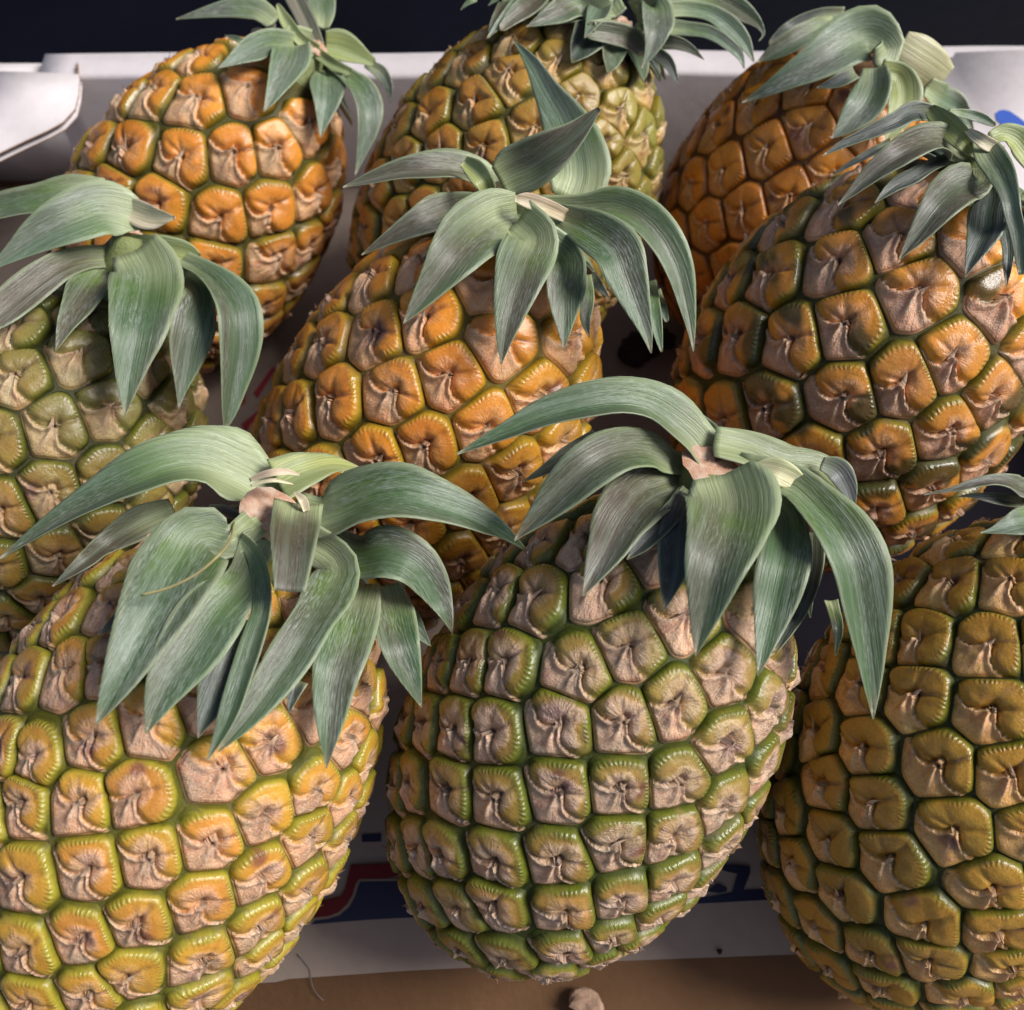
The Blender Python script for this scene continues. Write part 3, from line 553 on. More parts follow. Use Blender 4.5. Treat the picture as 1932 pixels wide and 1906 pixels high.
def build_eyes(key, root, body_part, cam_local):
    B, P = BODIES[key], PAINT[key]
    r = np.random.default_rng(abs(hash(key)) % 1000 if False else sum(map(ord, key))*7)
    n, a, b = SUPER_N, B.a, B.b
    # equal-area rows wound by the golden angle
    t = np.linspace(-1, 1, 4001)
    rr = b*(1 - np.abs(t)**n)**(1/n)
    ds = np.hypot(np.diff(rr), np.diff(t*a))
    cum = np.concatenate([[0], np.cumsum(ds*(rr[1:] + rr[:-1])*math.pi)])
    N = int(cum[-1]/(B.sp**2*0.92))
    tt = np.interp((np.arange(N) + .5)/N*cum[-1], cum, t)
    ph = np.arange(N)*math.radians(WIND[key]) + r.uniform(0, 6.28)
    ph += r.normal(size=N)*0.040
    tt = np.clip(tt + r.normal(size=N)*.014, -.999, .999)
    rad = b*(1 - np.abs(tt)**n)**(1/n)
    pts, nor = B.project(np.stack([rad*np.cos(ph), rad*np.sin(ph), tt*a], 1))
    patchf = Wob(r, 6, 1.6/b*0.9)
    patch2 = Wob(r, 6, 8.5/b*0.9)
    zax = np.array([0, 0, 1.0])
    Rm_typ = B.sp*0.5
    for i in range(N):
        if tt[i] > 0.955:
            continue
        p0, n0 = pts[i], nor[i]
        es = unit(zax - n0*n0[2]) if abs(n0[2]) < .999 else np.array([1.0, 0, 0])
        et = np.cross(es, n0)
        d = pts - p0
        near = (np.linalg.norm(d, axis=1) < B.sp*2.3)
        near[i] = False
        dn = d[near]
        L = np.linalg.norm(dn, axis=1)
        fx, fy = dn @ et, dn @ es
        g = L/np.maximum(np.hypot(fx, fy), 1e-9)
        fx, fy = fx*g, fy*g
        view = unit(cam_local - p0)
        facing = float(n0 @ view)
        hi = facing > -0.12
        nph, nr = (54, 16) if hi else (18, 5)
        phi = np.linspace(0, 2*math.pi, nph, endpoint=False)
        R = np.clip(cell_radius(fx, fy, phi), Rm_typ*.55, Rm_typ*1.45)
        Rm = float(R.mean())
        rho = np.linspace(0, 1, nr + 1)[1:]
        rho = np.where(rho > .55, .55 + (rho - .55)*(1 + .25*(1 - rho)), rho)
        rho[-1] = 1.0
        RH, PH = np.meshgrid(rho, phi, indexing='ij')
        X = (RH*R[None]/Rm*np.cos(PH)).ravel()
        Y = (RH*R[None]/Rm*np.sin(PH)).ravel()
        X = np.concatenate([[0], X]); Y = np.concatenate([[0], Y]); RHO = np.concatenate([[0], RH.ravel()]); PHI = np.concatenate([[0], PH.ravel()])
        seed = r.uniform(0, 100)
        w1, w2 = Wob(r, 5, 4.0), Wob(r, 5, 9.0)
        q = np.stack([X, Y, np.zeros_like(X)], 1)
        wa, wb = w1(q), w2(q)
        sc = r.uniform(.84, 1.2)
        sy = r.normal()*.085
        rel = P['relief']*r.uniform(.82, 1.2)
        pitk, lipk, keelk = r.uniform(.6, 1.4), r.uniform(.35, 1.15), r.uniform(.7, 1.6)
        yb = np.interp(X/sc + .04*wa, YB_X, YB_Y) + sy
        dd = Y - yb
        wt = sstep(-.35, .25, np.sin(PHI) + .25*np.cos(PHI))*np.where(RHO > 0, 1, 0)
        # the cap of the eye is rounder than its cell; the bract below runs out into the corners
        rc = np.hypot(X, Y - .03)/r.uniform(1.07, 1.18)
        m_up = dd > -.02
        RE = np.where(m_up, np.maximum(RHO, rc) + .05*np.exp(-((RHO - rc)/.10)**2)*(RHO > .6), RHO)
        bw = np.abs(X - .06)/(1.22 - .34*sstep(-.45, -1.05, Y))
        RE = np.where(m_up, RE, np.maximum(RHO, bw))
        e = np.clip(1 - RE, 0, 1)
        Eu = 1 - (1 - np.minimum(e/.30, 1))**2.4
        El = 1 - (1 - np.minimum(e/.42, 1))**1.9
        mb = sstep(.03, -.03, dd)
        Eu = 1 - (1 - np.minimum(e/.15, 1))**2.2
        Eb = np.clip(.22 + 1.30*e, 0, 1)
        E = Eu*(1 - mb) + mb*np.minimum(Eb, .10 + .9*(1 - (1 - np.minimum(e/.07, 1))**2))
        rl = np.hypot(X, Y - .04)
        base = -.11 + .26*E
        c1, c2 = math.radians(50) + r.normal()*.34, math.radians(180) + r.normal()*.36
        crease = np.zeros_like(X)
        for cc, amp in ((c1, 1.0), (c2, .55), (math.radians(110) + r.normal()*.3, r.uniform(0, .4))):
            da = np.angle(np.exp(1j*(np.arctan2(Y - .02, X) - cc)))
            crease += amp*np.exp(-(np.abs(da)*rl/.06)**2)*sstep(.06, .2, rl)*(1 - sstep(.50, .95, rl + .1*wa))*(np.cos(da) > 0)
        # two or three puffed lobes round a sunken middle, rolled under at the bract
        hs = base + .25*(1 - np.exp(-(np.maximum(dd, 0)/.13)**1.6)) - .18
        hs += .035*np.exp(-((RE - .56)/.24)**2)*sstep(.05, .25, dd) - .13*pitk*np.exp(-(rl/.22)**2) - .12*crease
        hs += (.030*wa + .010*wb)*E
        keel = np.exp(-((X + .02 + .10*(Y + .4))/.055)**2)*sstep(.02, -.15, Y)*sstep(-1.0, -.45, Y)
        keel2 = np.exp(-((X - .10 + .28*(Y + .2))/.05)**2)*sstep(.02, -.1, Y)*sstep(-.62, -.3, Y)
        lip = np.exp(-((dd + .045)/.07)**2)
        hb = base + .02 + .07*lipk*lip*sstep(1.15, .85, np.abs(X)) + .14*keelk*keel + .09*keel2*lipk + .10*np.exp(-(rl/.22)**2) - .09*np.exp(-((dd + .24)/.13)**2) + .03*wb*E + .03*wa*E
        m = sstep(.015, -.03, dd)*sstep(-.0, .02, RHO)
        h = (hs*(1 - m) + hb*m)*rel
        h = np.maximum(h, -.125)
        h[RHO >= .999] = -.125
        surf, nn = B.project(p0 + Rm*(X[:, None]*et + Y[:, None]*es))
        V = surf + nn*(h*Rm)[:, None]
        # ---- colour of the tissue itself (linear albedo)
        mixw = np.clip(r.uniform(0, 1) + .35*wa, 0, 1)[:, None]
        rim = np.array(P['rim'][0])*(1 - mixw) + np.array(P['rim'][1])*mixw
        altc, ax_, az_ = P['alt']
        ws = np.clip(.1 + ax_*surf[:, 0]/b + az_*surf[:, 2]/a + .25*patchf(surf), 0, 1)[:, None]
        rim = rim*(1 - ws) + np.array(altc)*ws
        rim = rim*r.uniform(.86, 1.12)
        edge = np.array(P['edge'])[None]
        ew = sstep(P.get('ew', .77), .95, RE + .05*wa)*(.35 + .65*wt)
        col = rim*(1 - ew)[:, None] + edge*ew[:, None]
        pk = (sstep(P.get('pr', .60), P.get('pr', .60) - .28, rl + .18*wa + .08*wb)*(.55 + .45*np.clip(wb + .6, 0, 1)))*np.clip(P['powder']*1.15 - .22, .05, .92)
        pk = pk*np.clip(.75 + .5*r.normal()*.5, .35, 1)
        mid = np.array(P['mid'])[None]*(1 - .3*ws) + np.array(altc)[None]*.3*ws
        col = col*(1 - pk)[:, None] + mid*pk[:, None]
        br = np.array(P['bract'])[None]*r.uniform(.85, 1.1)
        br = br*(1 + .22*wa[:, None]*np.array([[1, .5, .2]]))
        br = br*(1 - .45*ws) + (np.array(altc)[None]*1.15 + .02)*.45*ws
        red = np.clip(wb - .35, 0, 1)[:, None]*.6
        br = br*(1 - red) + np.array([[.40, .10, .05]])*red
        hl = np.clip(.62*lip + .95*keel + .8*keel2, 0, 1)[:, None]*np.clip(.42 + .45*P['powder'], 0, .85)
        br = br*(1 - hl) + np.array([[.66, .48, .32]])*hl
        col = col*(1 - m)[:, None] + br*m[:, None]
        # dead stigma, crease ends, dark patches of unripe rind
        dk = np.clip(1.1*np.exp(-(rl/.085)**2) + .75*crease*np.clip(.6 + wb, 0, 1), 0, .9)[:, None]*(1 - .6*m[:, None])
        col = col*(1 - dk) + np.array([[.085, .035, .03]])*dk
        dp = (sstep(.10, .42, patch2(surf) + .25*patchf(surf) + .35*wa)*P['patch']*(1 - .55*m)*sstep(.12, .4, rl))[:, None]
        col = col*(1 - dp) + np.array([[.030, .040, .014]])*dp
        if r.uniform() < .22:
            bx_, by_ = r.uniform(-.6, .6), r.uniform(-.4, .7)
            bz = np.clip(np.exp(-(((X - bx_)**2 + (Y - by_)**2)/r.uniform(.03, .10))**1.5)*(1 + .8*wb), 0, .8)[:, None]
            col = col*(1 - bz) + np.array([[.14, .045, .035]])*bz
        gw = np.maximum(sstep(.95, 1.0, RE)*(1 - m), sstep(.98, 1.0, RE)*m*.6)[:, None]
        col = col*(1 - gw) + np.array(P['groove'])[None]*.75*gw
        powder = np.clip((pk*1.1*(1 - m) + m*(.75 - .35*sstep(.75, 1, RHO)))*P['powder'] + .06, 0, 1)*(1 - sstep(.85, .97, RE))*(1 - dp[:, 0]*.7)
        pleat = wt*sstep(.76, .84, RE)*(1 - sstep(.90, .96, RE))*(1 - m)*np.clip(.6 + .8*wa, 0, 1)
        mask = np.stack([powder, pleat, gw[:, 0]], 1)
        lp = np.stack([X, Y, np.full_like(X, seed)], 1)
        # faces
        j = np.arange(nph); j2 = (j + 1) % nph
        tri = np.stack([np.zeros(nph, int), 1 + j, 1 + j2], 1)
        quads = []
        for k in range(nr - 1):
            o1, o2 = 1 + k*nph, 1 + (k + 1)*nph
            quads.append(np.stack([o1 + j, o2 + j, o2 + j2, o1 + j2], 1))
        faces = [tri, np.concatenate(quads)]
        # the dry point of the bract stands free of the rind
        if hi and r.uniform() < .6:
            ln = r.uniform(.22, .50)*(1.25 if key in ('TM',) else 1)
            bx, by = r.normal()*.05, -.14
            dirx = r.normal()*.35
            st = np.linspace(0, 1, 5)
            SV, SC = [], []
            lift = r.uniform(.05, .34)
            for s in st:
                w = .085*(1 - s)**.8 + .006
                cx_, cy_ = bx + dirx*ln*s*s, by + ln*s
                for sg in (-1, 0, 1):
                    x_, y_ = cx_ + sg*w, cy_
                    ps, pn = B.project(p0 + Rm*(x_*et + y_*es))
                    hh = (.03 + .06*s + lift*s*s + (0.035 if sg == 0 else 0))*P['relief'] + .06
                    SV.append(ps + pn*hh*Rm)
                    SC.append(np.array([.56, .40, .25])*(.75 + .25*s) if s < .8 else np.array([.36, .15, .10]))
            o = len(V)
            V = np.concatenate([V, SV]); col = np.concatenate([col, SC])
            mask = np.concatenate([mask, np.tile([[.5, 0, 0]], (15, 1))])
            lp = np.concatenate([lp, np.tile([[0, 0, seed]], (15, 1)) + np.array([[.03*k, .05*k, 0] for k in range(15)])])
            fq = [[o + 3*k + c_, o + 3*k + c_ + 1, o + 3*k + c_ + 4, o + 3*k + c_ + 3] for k in range(4) for c_ in range(2)]
            faces.append(np.array(fq))
        me = mesh_from('eye', B.world(V) - np.array(root.location), faces,
                       [('col', 'FLOAT_COLOR', np.clip(col*1.34, .002, .95)), ('mask', 'FLOAT_COLOR', mask), ('lp', 'FLOAT_VECTOR', lp)])
        obj('eye', me, M_SKIN, body_part)
    return N

def build_body(key, root):
    B, P = BODIES[key], PAINT[key]
    nu, nv = 48, 36
    th = np.linspace(0, 2*math.pi, nu, endpoint=False)
    zz = -np.cos(np.linspace(0.02, math.pi - .02, nv))
    q = np.array([[math.cos(t_)*math.sqrt(1 - z*z)*B.b, math.sin(t_)*math.sqrt(1 - z*z)*B.b, z*B.a] for z in zz for t_ in th])
    p, nn = B.project(q)
    V = p - nn*(.135*B.sp*.5*P['relief'])
    j = np.arange(nu); j2 = (j + 1) % nu
    quads = np.concatenate([np.stack([k*nu + j, k*nu + j2, (k + 1)*nu + j2, (k + 1)*nu + j], 1) for k in range(nv - 1)])
    cap = [np.array([list(range(nu))[::-1]]), np.array([[(nv - 1)*nu + x for x in range(nu)]])]
    col = np.tile([np.array(P['groove'])*.9], (len(V), 1))
    me = mesh_from('body', B.world(V) - np.array(root.location), [quads] + cap,
                   [('col', 'FLOAT_COLOR', col), ('mask', 'FLOAT_COLOR', np.tile([[0.05, 0, 1.0]], (len(V), 1))), ('lp', 'FLOAT_VECTOR', p*60)])
    return obj('body', me, M_SKIN, root)

# ------------------------------------------------------------------ leaves of the crown
LEAF_TINT = {  # main colour, colour of the flush, share of flush, bloom
 'g': ((.085, .145, .066), (.110, .112, .072), .35, 1.0),
 'm': ((.085, .130, .062), (.115, .102, .068), .60, .85),
 'b': ((.085, .098, .058), (.105, .084, .058), .80, .60),
 'd': ((.050, .072, .050), (.048, .050, .048), .60, .45),
 'w': ((.145, .205, .130), (.150, .165, .122), .40, 1.1),
 'y': ((.420, .450, .160), (.330, .380, .160), .40, .25),
 'p': ((.860, .740, .520), (.800, .600, .430), .40, .05),
 'o': ((.250, .290, .120), (.200, .230, .110), .40, .45),
 'c': ((.740, .740, .420), (.820, .720, .460), .50, .05),
 'k': ((.230, .230, .235), (.190, .195, .205), .40, .40),
 's': ((.300, .290, .210), (.210, .180, .140), .60, .50),
}

def catmull(P, n):
    P = np.asarray(P, float)
    seg = np.linalg.norm(np.diff(P[:, :2], axis=0), axis=1)
    kn = np.concatenate([[0], np.cumsum(seg)])
    t = np.linspace(0, kn[-1], n)
    m = np.gradient(P, kn, axis=0)
    out = np.zeros((n, P.shape[1]))
    for i, s in enumerate(t):
        k = min(max(np.searchsorted(kn, s) - 1, 0), len(kn) - 2)
        h = kn[k + 1] - kn[k]; u = (s - kn[k])/h
        out[i] = ((2*u**3 - 3*u*u + 1)*P[k] + (u**3 - 2*u*u + u)*h*m[k] + (-2*u**3 + 3*u*u)*P[k + 1] + (u**3 - u*u)*h*m[k + 1])
    return out

def leaf_mesh(cent, Wd, Nd, width, cup, r, tint, blunt, under, root):
    """cent (n,3) midrib, Wd across, Nd upper-face normal, width (n,) full width"""
    n, nv = len(cent), 11
    v = np.linspace(-1, 1, nv)
    seg = np.linalg.norm(np.diff(cent, axis=0), axis=1)
    u = np.concatenate([[0], np.cumsum(seg)]); Lg = u[-1]; u = u/Lg
    wav = .05*np.sin(u*r.uniform(5, 10) + r.uniform(0, 6))*np.sin(math.pi*u)
    hw = width/2
    prof = cup*1.5*(np.abs(v)**1.12) - cup*.5
    top = cent[:, None] + Wd[:, None]*(v[None, :, None]*hw[:, None, None]) + Nd[:, None]*((prof[None] + wav[:, None]*v[None]*1.2)*hw[:, None])[..., None]
    th = .0010*(1 - .75*v**2)[None]*(1.15 - .75*u)[:, None] + .00012
    bot = top - Nd[:, None]*th[..., None]
    V = np.concatenate([top.reshape(-1, 3), bot.reshape(-1, 3)])
    f = []
    idx = np.arange(n*nv).reshape(n, nv); o = n*nv
    q = np.stack([idx[:-1, :-1], idx[:-1, 1:], idx[1:, 1:], idx[1:, :-1]], -1).reshape(-1, 4)
    f.append(q[:, ::-1]); f.append(q + o)
    for e_ in (0, nv - 1):
        s = np.stack([idx[:-1, e_], idx[1:, e_], idx[1:, e_] + o, idx[:-1, e_] + o], -1)
        f.append(s if e_ else s[:, ::-1])
    for e_ in (0, n - 1):
        f.append(np.stack([idx[e_, :-1], idx[e_, 1:], idx[e_, 1:] + o, idx[e_, :-1] + o], -1))
    U, Vv = np.meshgrid(u, v, indexing='ij')
    main, flush, share, bloom = LEAF_TINT[tint]
    fld = Wob(r, 5, 2.2)
    q3 = np.stack([U*Lg*22, Vv*1.6, np.zeros_like(U)], -1)
    w = fld(q3)
    fl = np.clip(share + .50*w + .45*np.sin(Vv*2 + r.uniform(0, 6)), 0, 1)[..., None]
    col = np.array(main)*(1 - fl) + np.array(flush)*fl
    fresh = (np.clip(1 - np.abs(U - .32)/.20, 0, 1)*np.clip(.55 + .6*fld(q3*1.7), 0, 1)*(.85 if tint in 'gmw' else .25 if tint == 'b' else 0))[..., None]
    col = col*(1 - fresh) + np.array([.145, .235, .055])*fresh
    pale = (sstep(.34, .04, U + .08*w)*(0 if tint in 'pysc' else .5 if tint in 'dk' else .88))[..., None]
    col = col*(1 - pale) + np.array([.43, .48, .26])*pale
    tipd = sstep(.95 - .06*r.uniform(), 1.0, U)[..., None]*(0 if blunt else .6)
    col = col*(1 - tipd) + np.array([.27, .19, .10])*tipd
    col *= r.uniform(.88, 1.12)
    edge = sstep(.90, 1.0, np.abs(Vv))*(1 if tint not in 'psc' else .2)
    bl = np.clip(bloom*(.65 + .6*w), 0, 1)*sstep(.0, .25, U)
    up = np.ones_like(U) if not under else np.zeros_like(U)
    mk_t = np.stack([up, edge, bl], -1).reshape(-1, 3)
    dn = np.zeros_like(U) if not under else np.ones_like(U)
    if tint in 'psyc':
        dn = np.ones_like(U)
    mk_b = np.stack([dn, edge, bl], -1).reshape(-1, 3)
    colf = np.concatenate([col.reshape(-1, 3)]*2)
    lp = np.stack([U*Lg*100, Vv*hw[:, None]*100, np.full_like(U, r.uniform(0, 90))], -1).reshape(-1, 3)
    return mesh_from('leaf', V - np.array(root.location), f,
                     [('col', 'FLOAT_COLOR', colf), ('mask', 'FLOAT_COLOR', np.concatenate([mk_t, mk_b])), ('lp', 'FLOAT_VECTOR', np.concatenate([lp]*2))])

# where each crown's heart lies in the photograph
HEART = {'BL': (512, 965), 'BC': (1345, 880), 'MC': (955, 395), 'ML': (250, 440), 'TL': (600, 90), 'TM': (1175, 45), 'TR': (1640, 130), 'MR': (1855, 275), 'BR': (2010, 985)}
CUT = {'BL': .0078, 'BC': .0085, 'MC': .004, 'ML': .0035, 'TL': .004, 'TM': .004, 'TR': .004, 'MR': .004, 'BR': .010}

FACE = {'BL': (.009, .50), 'BC': (.003, .30), 'MC': (.002, .3), 'ML': (-.014, .3), 'TR': (-.016, .3)}      # how far the cut face stands up and turns to the light

def surveyed_leaf(key, rec, zc, root, parent, r):
    pts, d, tint, roll, cup, blunt, under = rec
    hx, hy = HEART[key]
    gap = math.hypot(pts[0][0] - hx, pts[0][1] - hy)
    reach = 30 < gap < 190 and not blunt and not under and tint not in 'pc' and d[1] > 4
    if reach:
        x0, y0, w0 = pts[0]
        f = .62 if gap > 45 else .4
        pts = [(x0 + (hx - x0)*f, y0 + (hy - y0)*f, w0*.95)] + list(pts)
        d = (d[0] - 7, d[1], d[2])
    n = 28
    S = catmull(pts, n)
    S[:, 2] = np.maximum(S[:, 2], 1.2)
    if not blunt:
        S[-1, 2] = min(S[-1, 2], 3.0)
    u = np.linspace(0, 1, n)
    off = np.interp(u, [0, .45, 1], d)
    k3 = np.array([1, 2, 3, 2, 1])/9
    pad = np.pad(off, 2, mode='edge'); off = np.convolve(pad, k3, 'valid')
    R = ray(S[:, 0:1], S[:, 1:2])
    Z = zc - off/1000
    lim = np.min([bb.hit(R) for bb in BODIES.values()], axis=0) - .004 - .00016*max(d[1], 0)
    Z = np.minimum(Z, lim)
    for _ in range(3):
        pad = np.pad(Z, 2, mode='edge')
        Z = np.minimum(np.convolve(pad, k3, 'valid'), np.minimum(Z + .002, lim))
    cent = EYE + R*Z[:, None]
    T = unit(np.gradient(cent, axis=0))
    tc = -unit(R)
    t2 = np.stack([T @ RGT, T @ UPV], 1)
    sgn = 1 if pts[-1][0] < pts[0][0] else -1
    P2 = sgn*np.stack([t2[:, 1], -t2[:, 0]], 1)
    P3 = unit(P2[:, :1]*RGT + P2[:, 1:]*UPV)
    ro = math.radians(roll)
    Nd = math.cos(ro)*tc + math.sin(ro)*P3
    Nd = unit(Nd - T*(Nd*T).sum(1, keepdims=True))
    Wd = np.cross(T, Nd)*(-1)
    vis = np.linalg.norm(Wd - tc*(Wd*tc).sum(1, keepdims=True), axis=1)
    width = S[:, 2]*Z/1932/np.maximum(vis, .45)
    me = leaf_mesh(cent, Wd, Nd, width, cup, r, tint, blunt, under, root)
    return obj('leaf', me, M_LEAF, parent)

def tube(name, pts, rad, mat, parent=None, sides=6, loc=None):
    pts = np.asarray(pts, float); n = len(pts)
    rad = np.broadcast_to(rad, n)
    T = unit(np.gradient(pts, axis=0))
    a = unit(np.cross(T, np.array([.3, .2, 1.0]))); b = np.cross(T, a)
    th = np.linspace(0, 2*math.pi, sides, endpoint=False)
    V = (pts[:, None] + rad[:, None, None]*(np.cos(th)[None, :, None]*a[:, None] + np.sin(th)[None, :, None]*b[:, None])).reshape(-1, 3)
    j = np.arange(sides); j2 = (j + 1) % sides
    q = np.concatenate([np.stack([k*sides + j, k*sides + j2, (k + 1)*sides + j2, (k + 1)*sides + j], 1) for k in range(n - 1)])
    caps = [np.array([list(j[::-1])]), np.array([list((n - 1)*sides + j)])]
    if loc is not None:
        V = V - np.array(loc)
    return obj(name, mesh_from(name, V, [q] + caps), mat, parent)

def build_crown(key, root):
    B = BODIES[key]
    r = np.random.default_rng(sum(map(ord, key))*13 + 1)
    loc = np.array(root.location)
    topc = B.c + B.ax*(B.a - .004)
    hx, hy = HEART[key]
    # the heart lies on the fruit's axis, a little above its shoulder
    R = ray(hx, hy)
    zs = np.linspace(.15, .6, 600)
    P = EYE + R*zs[:, None]
    dax = np.linalg.norm(np.cross(P - B.c, B.ax), axis=1) + .25*np.abs((P - B.c) @ B.ax - (B.a + .018))
    zc = float(zs[np.argmin(dax)])
    heart = EYE + R*zc
    # stem from the shoulder to the heart, cut across at the top
    n = 10
    s = np.linspace(0, 1, n)
    line = topc*(1 - s)[:, None] + (heart - B.ax*.001)*s[:, None]
    rad = .0125*(1 - s) + max(CUT[key]*.95, .0055)*s
    crown = tube('crown', line, rad, M_STEM, root, 18, loc)
    fwd, lean = FACE.get(key, (.003, .3))
    axis = unit(B.ax*(1 - lean) - unit(R)*lean)
    line[-1] = line[-1] - unit(R)*fwd
    th = np.linspace(0, 2*math.pi, 22, endpoint=False)
    a = unit(np.cross(axis, np.array([1.0, .1, 0]))); b_ = np.cross(axis, a)
    ring = []
    for f, hgt in ((1.04, 0), (.8, .0012), (.45, .0004), (.15, .0009)):
        for t in th:
            ring.append(line[-1] + axis*(hgt + .0008 + r.normal()*.0004) + (np.cos(t)*a + np.sin(t)*b_)*CUT[key]*f*(1 + r.normal()*.018))
    ring = np.array(ring)
    j = np.arange(22); j2 = (j + 1) % 22
    q = np.concatenate([np.stack([k*22 + j, k*22 + j2, (k + 1)*22 + j2, (k + 1)*22 + j], 1) for k in range(3)])
    obj('cut_face', mesh_from('cut_face', ring - loc, [q, np.array([[66 + x for x in range(22)]])]), M_CUT, crown)
    for rec in LEAVES[key]:
        surveyed_leaf(key, rec, zc, root, crown, r)
    # short scale leaves pressed on the shoulder round the stem
    m = 0 if key == 'TR' else 13
    for k in range(m):
        al = 2*math.pi*(k + r.uniform(-.3, .3))/m
        dirw = math.cos(al)*B.ex + math.sin(al)*B.ey
        if key != 'TM' and dirw @ (EYE - B.c) > -.05*np.linalg.norm(EYE - B.c):
            continue
        ln = r.uniform(.010, .017)*(1.6 if key == 'TM' else 1)
        uu = np.linspace(0, 1, 10)
        q = []
        for u_ in uu:
            rad_ = .013 + ln*u_
            zl = B.a*1.0
            p, nn = B.project(np.array([[math.cos(al)*rad_, math.sin(al)*rad_, B.a*.98 if rad_ < .02 else B.a*.98]]))
            q.append(B.world(p[0] + nn[0]*(.0028 + .003*u_)))
        cent = np.array(q)
        T = unit(np.gradient(cent, axis=0))
        Nn = unit(cent - (B.c + B.ax*(B.a*.3)))
        Nn = unit(Nn - T*(Nn*T).sum(1, keepdims=True))
        Wd = np.cross(Nn, T)
        wd = r.uniform(.012, .018)*np.interp(uu, [0, .3, .75, 1], [.8, 1, .55, .03])
        me = leaf_mesh(cent, Wd, Nn, wd, .25, r, 'd' if r.uniform() < .6 else 'm', 0, 0, root)
        obj('scale_leaf', me, M_LEAF, crown)
    return crown, zc

# ------------------------------------------------------------------ setting: what the tray stands on
def sheet(name, pts, mat, z0=None, thick=0.0, parent=None, loc=None):
    """a flat polygon (list of 3D points, anticlockwise from above) with thickness downwards"""
    P = np.asarray(pts, float); n = len(P)
    if loc is not None:
        P = P - np.array(loc)
    if thick:
        V = np.concatenate([P, P - np.array([0, 0, thick])])
        j = np.arange(n); j2 = (j + 1) % n
        return obj(name, mesh_from(name, V, [np.array([list(j)]), np.array([list((n + j)[::-1])]), np.stack([j, n + j, n + j2, j2], 1)], smooth=False), mat, parent)
    return obj(name, mesh_from(name, P, [np.array([list(range(n))])], smooth=False), mat, parent)

def box(name, lo, hi, mat, parent=None, loc=(0, 0, 0), yaw=0.0):
    x0, y0, z0 = lo; x1, y1, z1 = hi
    V = np.array([[x0, y0, z0], [x1, y0, z0], [x1, y1, z0], [x0, y1, z0], [x0, y0, z1], [x1, y0, z1], [x1, y1, z1], [x0, y1, z1]], float)
    c, s = math.cos(yaw), math.sin(yaw)
    V = np.stack([V[:, 0]*c - V[:, 1]*s, V[:, 0]*s + V[:, 1]*c, V[:, 2]], 1) - np.array(loc)
    F = np.array([[0, 3, 2, 1], [4, 5, 6, 7], [0, 1, 5, 4], [1, 2, 6, 5], [2, 3, 7, 6], [3, 0, 4, 7]])
    return obj(name, mesh_from(name, V, [F], smooth=False), mat, parent)

g = sheet('ground', [(-3, -3, -.012), (3, -3, -.012), (3, 3, -.012), (-3, 3, -.012)], M_NAVY)
g['kind'] = 'structure'
# dark cloth hanging behind the tray, in soft folds
nx, nz = 90, 24
xs = np.linspace(-1.2, 1.2, nx); zs = np.linspace(-.012, .40, nz)
XX, ZZ = np.meshgrid(xs, zs, indexing='ij')
YY = .62 + .018*np.sin(XX*9 + ZZ*6) + .012*np.sin(XX*21 + 1.3 - ZZ*9) + .10*ZZ + .02*np.sin(XX*3.1 + 2)
idx = np.arange(nx*nz).reshape(nx, nz)
q = np.stack([idx[:-1, :-1], idx[1:, :-1], idx[1:, 1:], idx[:-1, 1:]], -1).reshape(-1, 4)
cl = obj('backdrop', mesh_from('backdrop', np.stack([XX, YY, ZZ], -1).reshape(-1, 3), q), M_NAVY)
cl['kind'] = 'structure'

# ------------------------------------------------------------------ the carton tray
TZ = .0655                                    # height of its walls
tray = thing('fruit_tray', 'open white cardboard fruit tray with blue and red print, holding the pineapples', 'fruit tray', (0, .19, 0))
tl = np.array(tray.location)
XL, XR, YF, YB = -.262, .262, -.075, .374
YAW = math.radians(0.0)
slope = -.010                                  # the back wall runs slightly askew
def yb(x): return YB + slope*x*-1.0
box('base_panel', (XL, YF, -.006), (XR, YB + .02, 0), M_KRAFT, tray, tl)
# back wall: doubled board, its folded top a ledge about 15 mm deep
xb = np.linspace(-.205, XR, 40)
prof = [(0, 0), (0, TZ - .002), (.0006, TZ - .0006), (.002, TZ), (.0145, TZ), (.016, TZ - .002), (.016, 0)]
V = np.array([[x, yb(x) + dy + .0006*math.sin(x*40), z + .0006*math.sin(x*31 + 1)*(z > .01)] for x in xb for dy, z in prof])
k = len(prof); i0 = np.arange(len(xb) - 1)
F = np.concatenate([np.stack([i0*k + m_, (i0 + 1)*k + m_, (i0 + 1)*k + m_ + 1, i0*k + m_ + 1], 1) for m_ in range(k - 1)])
obj('back_wall', mesh_from('back_wall', V - tl, [F, np.array([list(range(k))]), np.array([[(len(xb) - 1)*k + m_ for m_ in range(k)][::-1]])], smooth=False), M_WHITE, tray)
box('back_wall_end', (XL, YB + .003, 0), (-.2052, YB + .014, TZ - .006), M_WHITE, tray, tl)
box('side_wall', (XL - .006, YF, 0), (XL, YB + .02, TZ - .004), M_WHITE, tray, tl)
box('side_wall', (XR, YF, 0), (XR + .006, YB + .02, TZ - .004), M_WHITE, tray, tl)
box('front_wall', (XL, YF - .006, 0), (XR, YF, TZ - .02), M_WHITE, tray, tl)

def raw_edge(o):
    o.data.materials.append(M_FLUTE)
    for p in o.data.polygons:
        if abs(p.normal.z) < .5:
            p.material_index = 1

